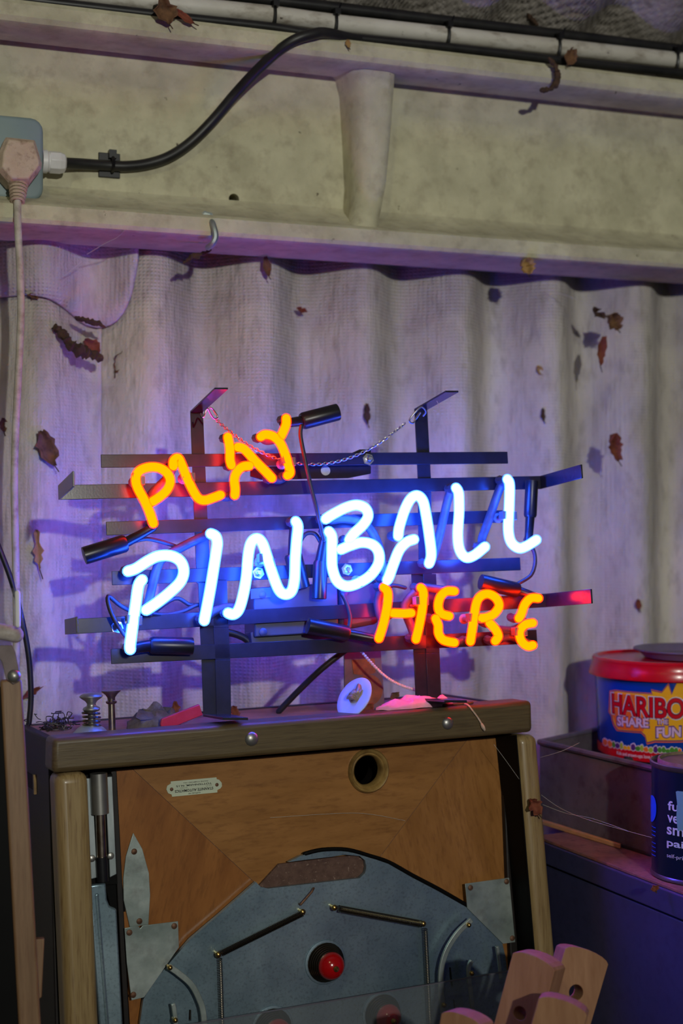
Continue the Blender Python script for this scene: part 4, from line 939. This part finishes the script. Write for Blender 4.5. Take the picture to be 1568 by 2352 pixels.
poly_decal(tin, 'paint_drip', m_drip, [(1556,1822),(1560,1820),(1600,1822),(1604,1900),(1590,1930),(1570,1910),(1560,1912),(1557,1880),(1559,1850)], .0009, pz2, wrap2)
for k in range(7): 
    y = 1902+k*9.5+(8 if k > 2 else 0); poly_decal(tin, 'printed_small_lines', c_sky, [(1500,y),(1510,y+5),(1510,y+7),(1500,y+2)], .0004, pz2, wrap2)
web(Plane(1350, 1850, 1.80, 0), [[(1243,1826,.02),(1290,1858,.0),(1360,1886,-.04),(1497,1924,-.09)],[(1246,1848,.02),(1300,1868,0),(1360,1880,-.03),(1440,1908,-.06)],[(1240,1740,.02),(1290,1725,.0),(1330,1706,.02)]], 'cobweb strands stretched from the side post to the paint tin', .00022)
leafP = Plane(1505, 2040, 1.655, 0)
leaf(leafP, 1503, 2040, 18, 14, .4, 0, m_leafred, 'tiny brown leaf at the foot of the paint tin', seed=50)
# ------------------------------------------------------------------ wooden bars leaning at the lower right
m_bar = M('bare_beech', lin(150,106,76), lin(170,126,94), rough=.65, scale=8, stretch=(8,8,1), fine=(30, lin(140,94,62), .6))
def bar(px, py, depth, ax_px, wid, thick, yawd, hole, label):
    """a bar with rounded end: top centre at the pixel, axis through a second pixel lower down"""
    fr = Plane(px, py, depth, yawd, .16, 0)
    a = fr.hit(px, py); b = fr.hit(*ax_px); t = (b-a).normalized(); s_ = Vector((-t[2], 0, t[0])); s_ = s_ if s_[0] > 0 else -s_
    wz = fr.W.z; L = (fr.O.z-.012)/abs((fr.U*t[0]+fr.W*t[2]).z)
    P = []
    for k in range(9):
        an = math.radians(-80+20*k); P.append(a+s_*math.sin(an)*wid/2*1.01-t*(math.cos(an)*wid*.16)+t*wid*.16)
    out = [P[0]+t*0]+P+[a+s_*wid/2+t*L, a-s_*wid/2+t*L]
    hc_ = a+t*hole[0]; hr_ = hole[1]
    holes = [[hc_+s_*hr_*math.cos(2*pi*k/20)+t*hr_*math.sin(2*pi*k/20) for k in range(20)]]
    o = MB().prism(out[1:], (0, thick, 0), holes=holes).build('wooden_bar', m_bar, None, fr, bevel=.003, seg=2)
    tag(o, label, 'wooden bar', 'wooden bars leaning together at the lower right')
bar(1228, 2196, 1.50, (1190,2340), .050, .030, -32, (.062,.0072), 'beech bar with drilled hole nearest the game of the leaning bars')
bar(1352, 2182, 1.56, (1308,2330), .054, .026, 14, (.047,.0082), 'tallest leaning beech bar with drilled hole beside the blue locker')
bar(1296, 2298, 1.42, (1262,2420), .050, .030, -14, (.075,.007), 'short front beech bar showing only its top end')
bar(1062, 2330, 1.44, (1040,2450), .046, .030, -30, (.075,.007), 'lowest beech bar peeping up in front of the clear cover')

# ------------------------------------------------------------------ left edge: second machine, guard, cable
EP = Plane(40, 1700, 1.53, 14, .10, .016).to_floor()
m_post2 = M('worn_side_post', lin(118,88,60), lin(138,106,76), rough=.5, scale=8, stretch=(20,9,1.2), fine=(24, lin(104,66,42), .7))
cab_ = root('neighbour_cabinet', EP, 'wooden edge of a second arcade cabinet at the left side', 'arcade cabinet')
def E(x, y, d=0): return EP.hit(x, y, d)
def edown(x, y, x2, y2, d, z=.01):
    A_, B_ = E(x, y, d), E(x2, y2, d); t = (z-A_[2])/(B_[2]-A_[2]); return A_+(B_-A_)*t
MB().prism([E(0,1562,0), E(50,1560,0), E(58,1700,0), edown(58,1700,94,2352,0), edown(10,1700,44,2352,0)], (0,.05,0)).build('side_post', m_post2, cab_, bevel=.003, seg=3)
MB().prism([E(-60,1580,.004), E(4,1578,.004), edown(11,1700,45,2352,.004), edown(-60,1700,-30,2352,.004)], (0,.045,0)).build('black_panel', m_black, cab_, bevel=.002)
MB().prism([E(72,2158,.01), E(102,2156,.01), E(96,2290,.01), E(84,2300,.01)], (0,.012,0)).build('splinter', m_post2, cab_, bevel=.001)
MB().prism([E(-10,1482,-.003), E(28,1482,-.003), E(36,1500,-.003), E(46,1548,-.003), E(44,1566,-.003), E(30,1572,-.003), E(14,1560,-.003), E(4,1520,-.003), E(-10,1500,-.003)], (0,.003,0)).build('strap', m_brk, cab_, bevel=.0006)
MB().lathe(E(32,1553,-.003), (0,-1,0), [(.0072*math.cos(math.radians(a)), .005*math.sin(math.radians(a))) for a in (0,20,40,60,80,89)], 18).build('dome_bolt', m_nickel, cab_)
gd = root('clear_guard', EP, 'clear plastic guard with a cream roller inside above the left post', 'plastic guard')
MB().prism([E(-40,1352,0), E(52,1350,0), E(54,1420,0), E(53,1455,0), E(44,1468,0), E(30,1474,0), E(-40,1474,0)], (0,.03,0)).build('shell', m_plasticclear, gd, bevel=.004, seg=3)
MB().tube([E(-45,1444,.015), E(20,1454,.015), E(36,1458,.015)], .0088, 14).build('roller', m_cord, gd)
MB().tube([E(40,1362,-.001), E(41,1436,-.001)], .0030, 8).build('moulded_edge', m_gland, gd)
LP = Plane(40, 1480, 1.78, 15)
tag(MB().tube(catmull([LP.hit(x, y, 0) for x, y in ((-250,560),(-190,760),(-110,1000),(-30,1190),(0,1264),(25,1330),(45,1400),(60,1470),(68,1530),(71,1600),(67,1655),(58,1715),(50,1790))], 6), .0036, 10).build('black_flex', m_blackpvc, None, LP), 'thin black flex dropping down beside the left post', 'cable')
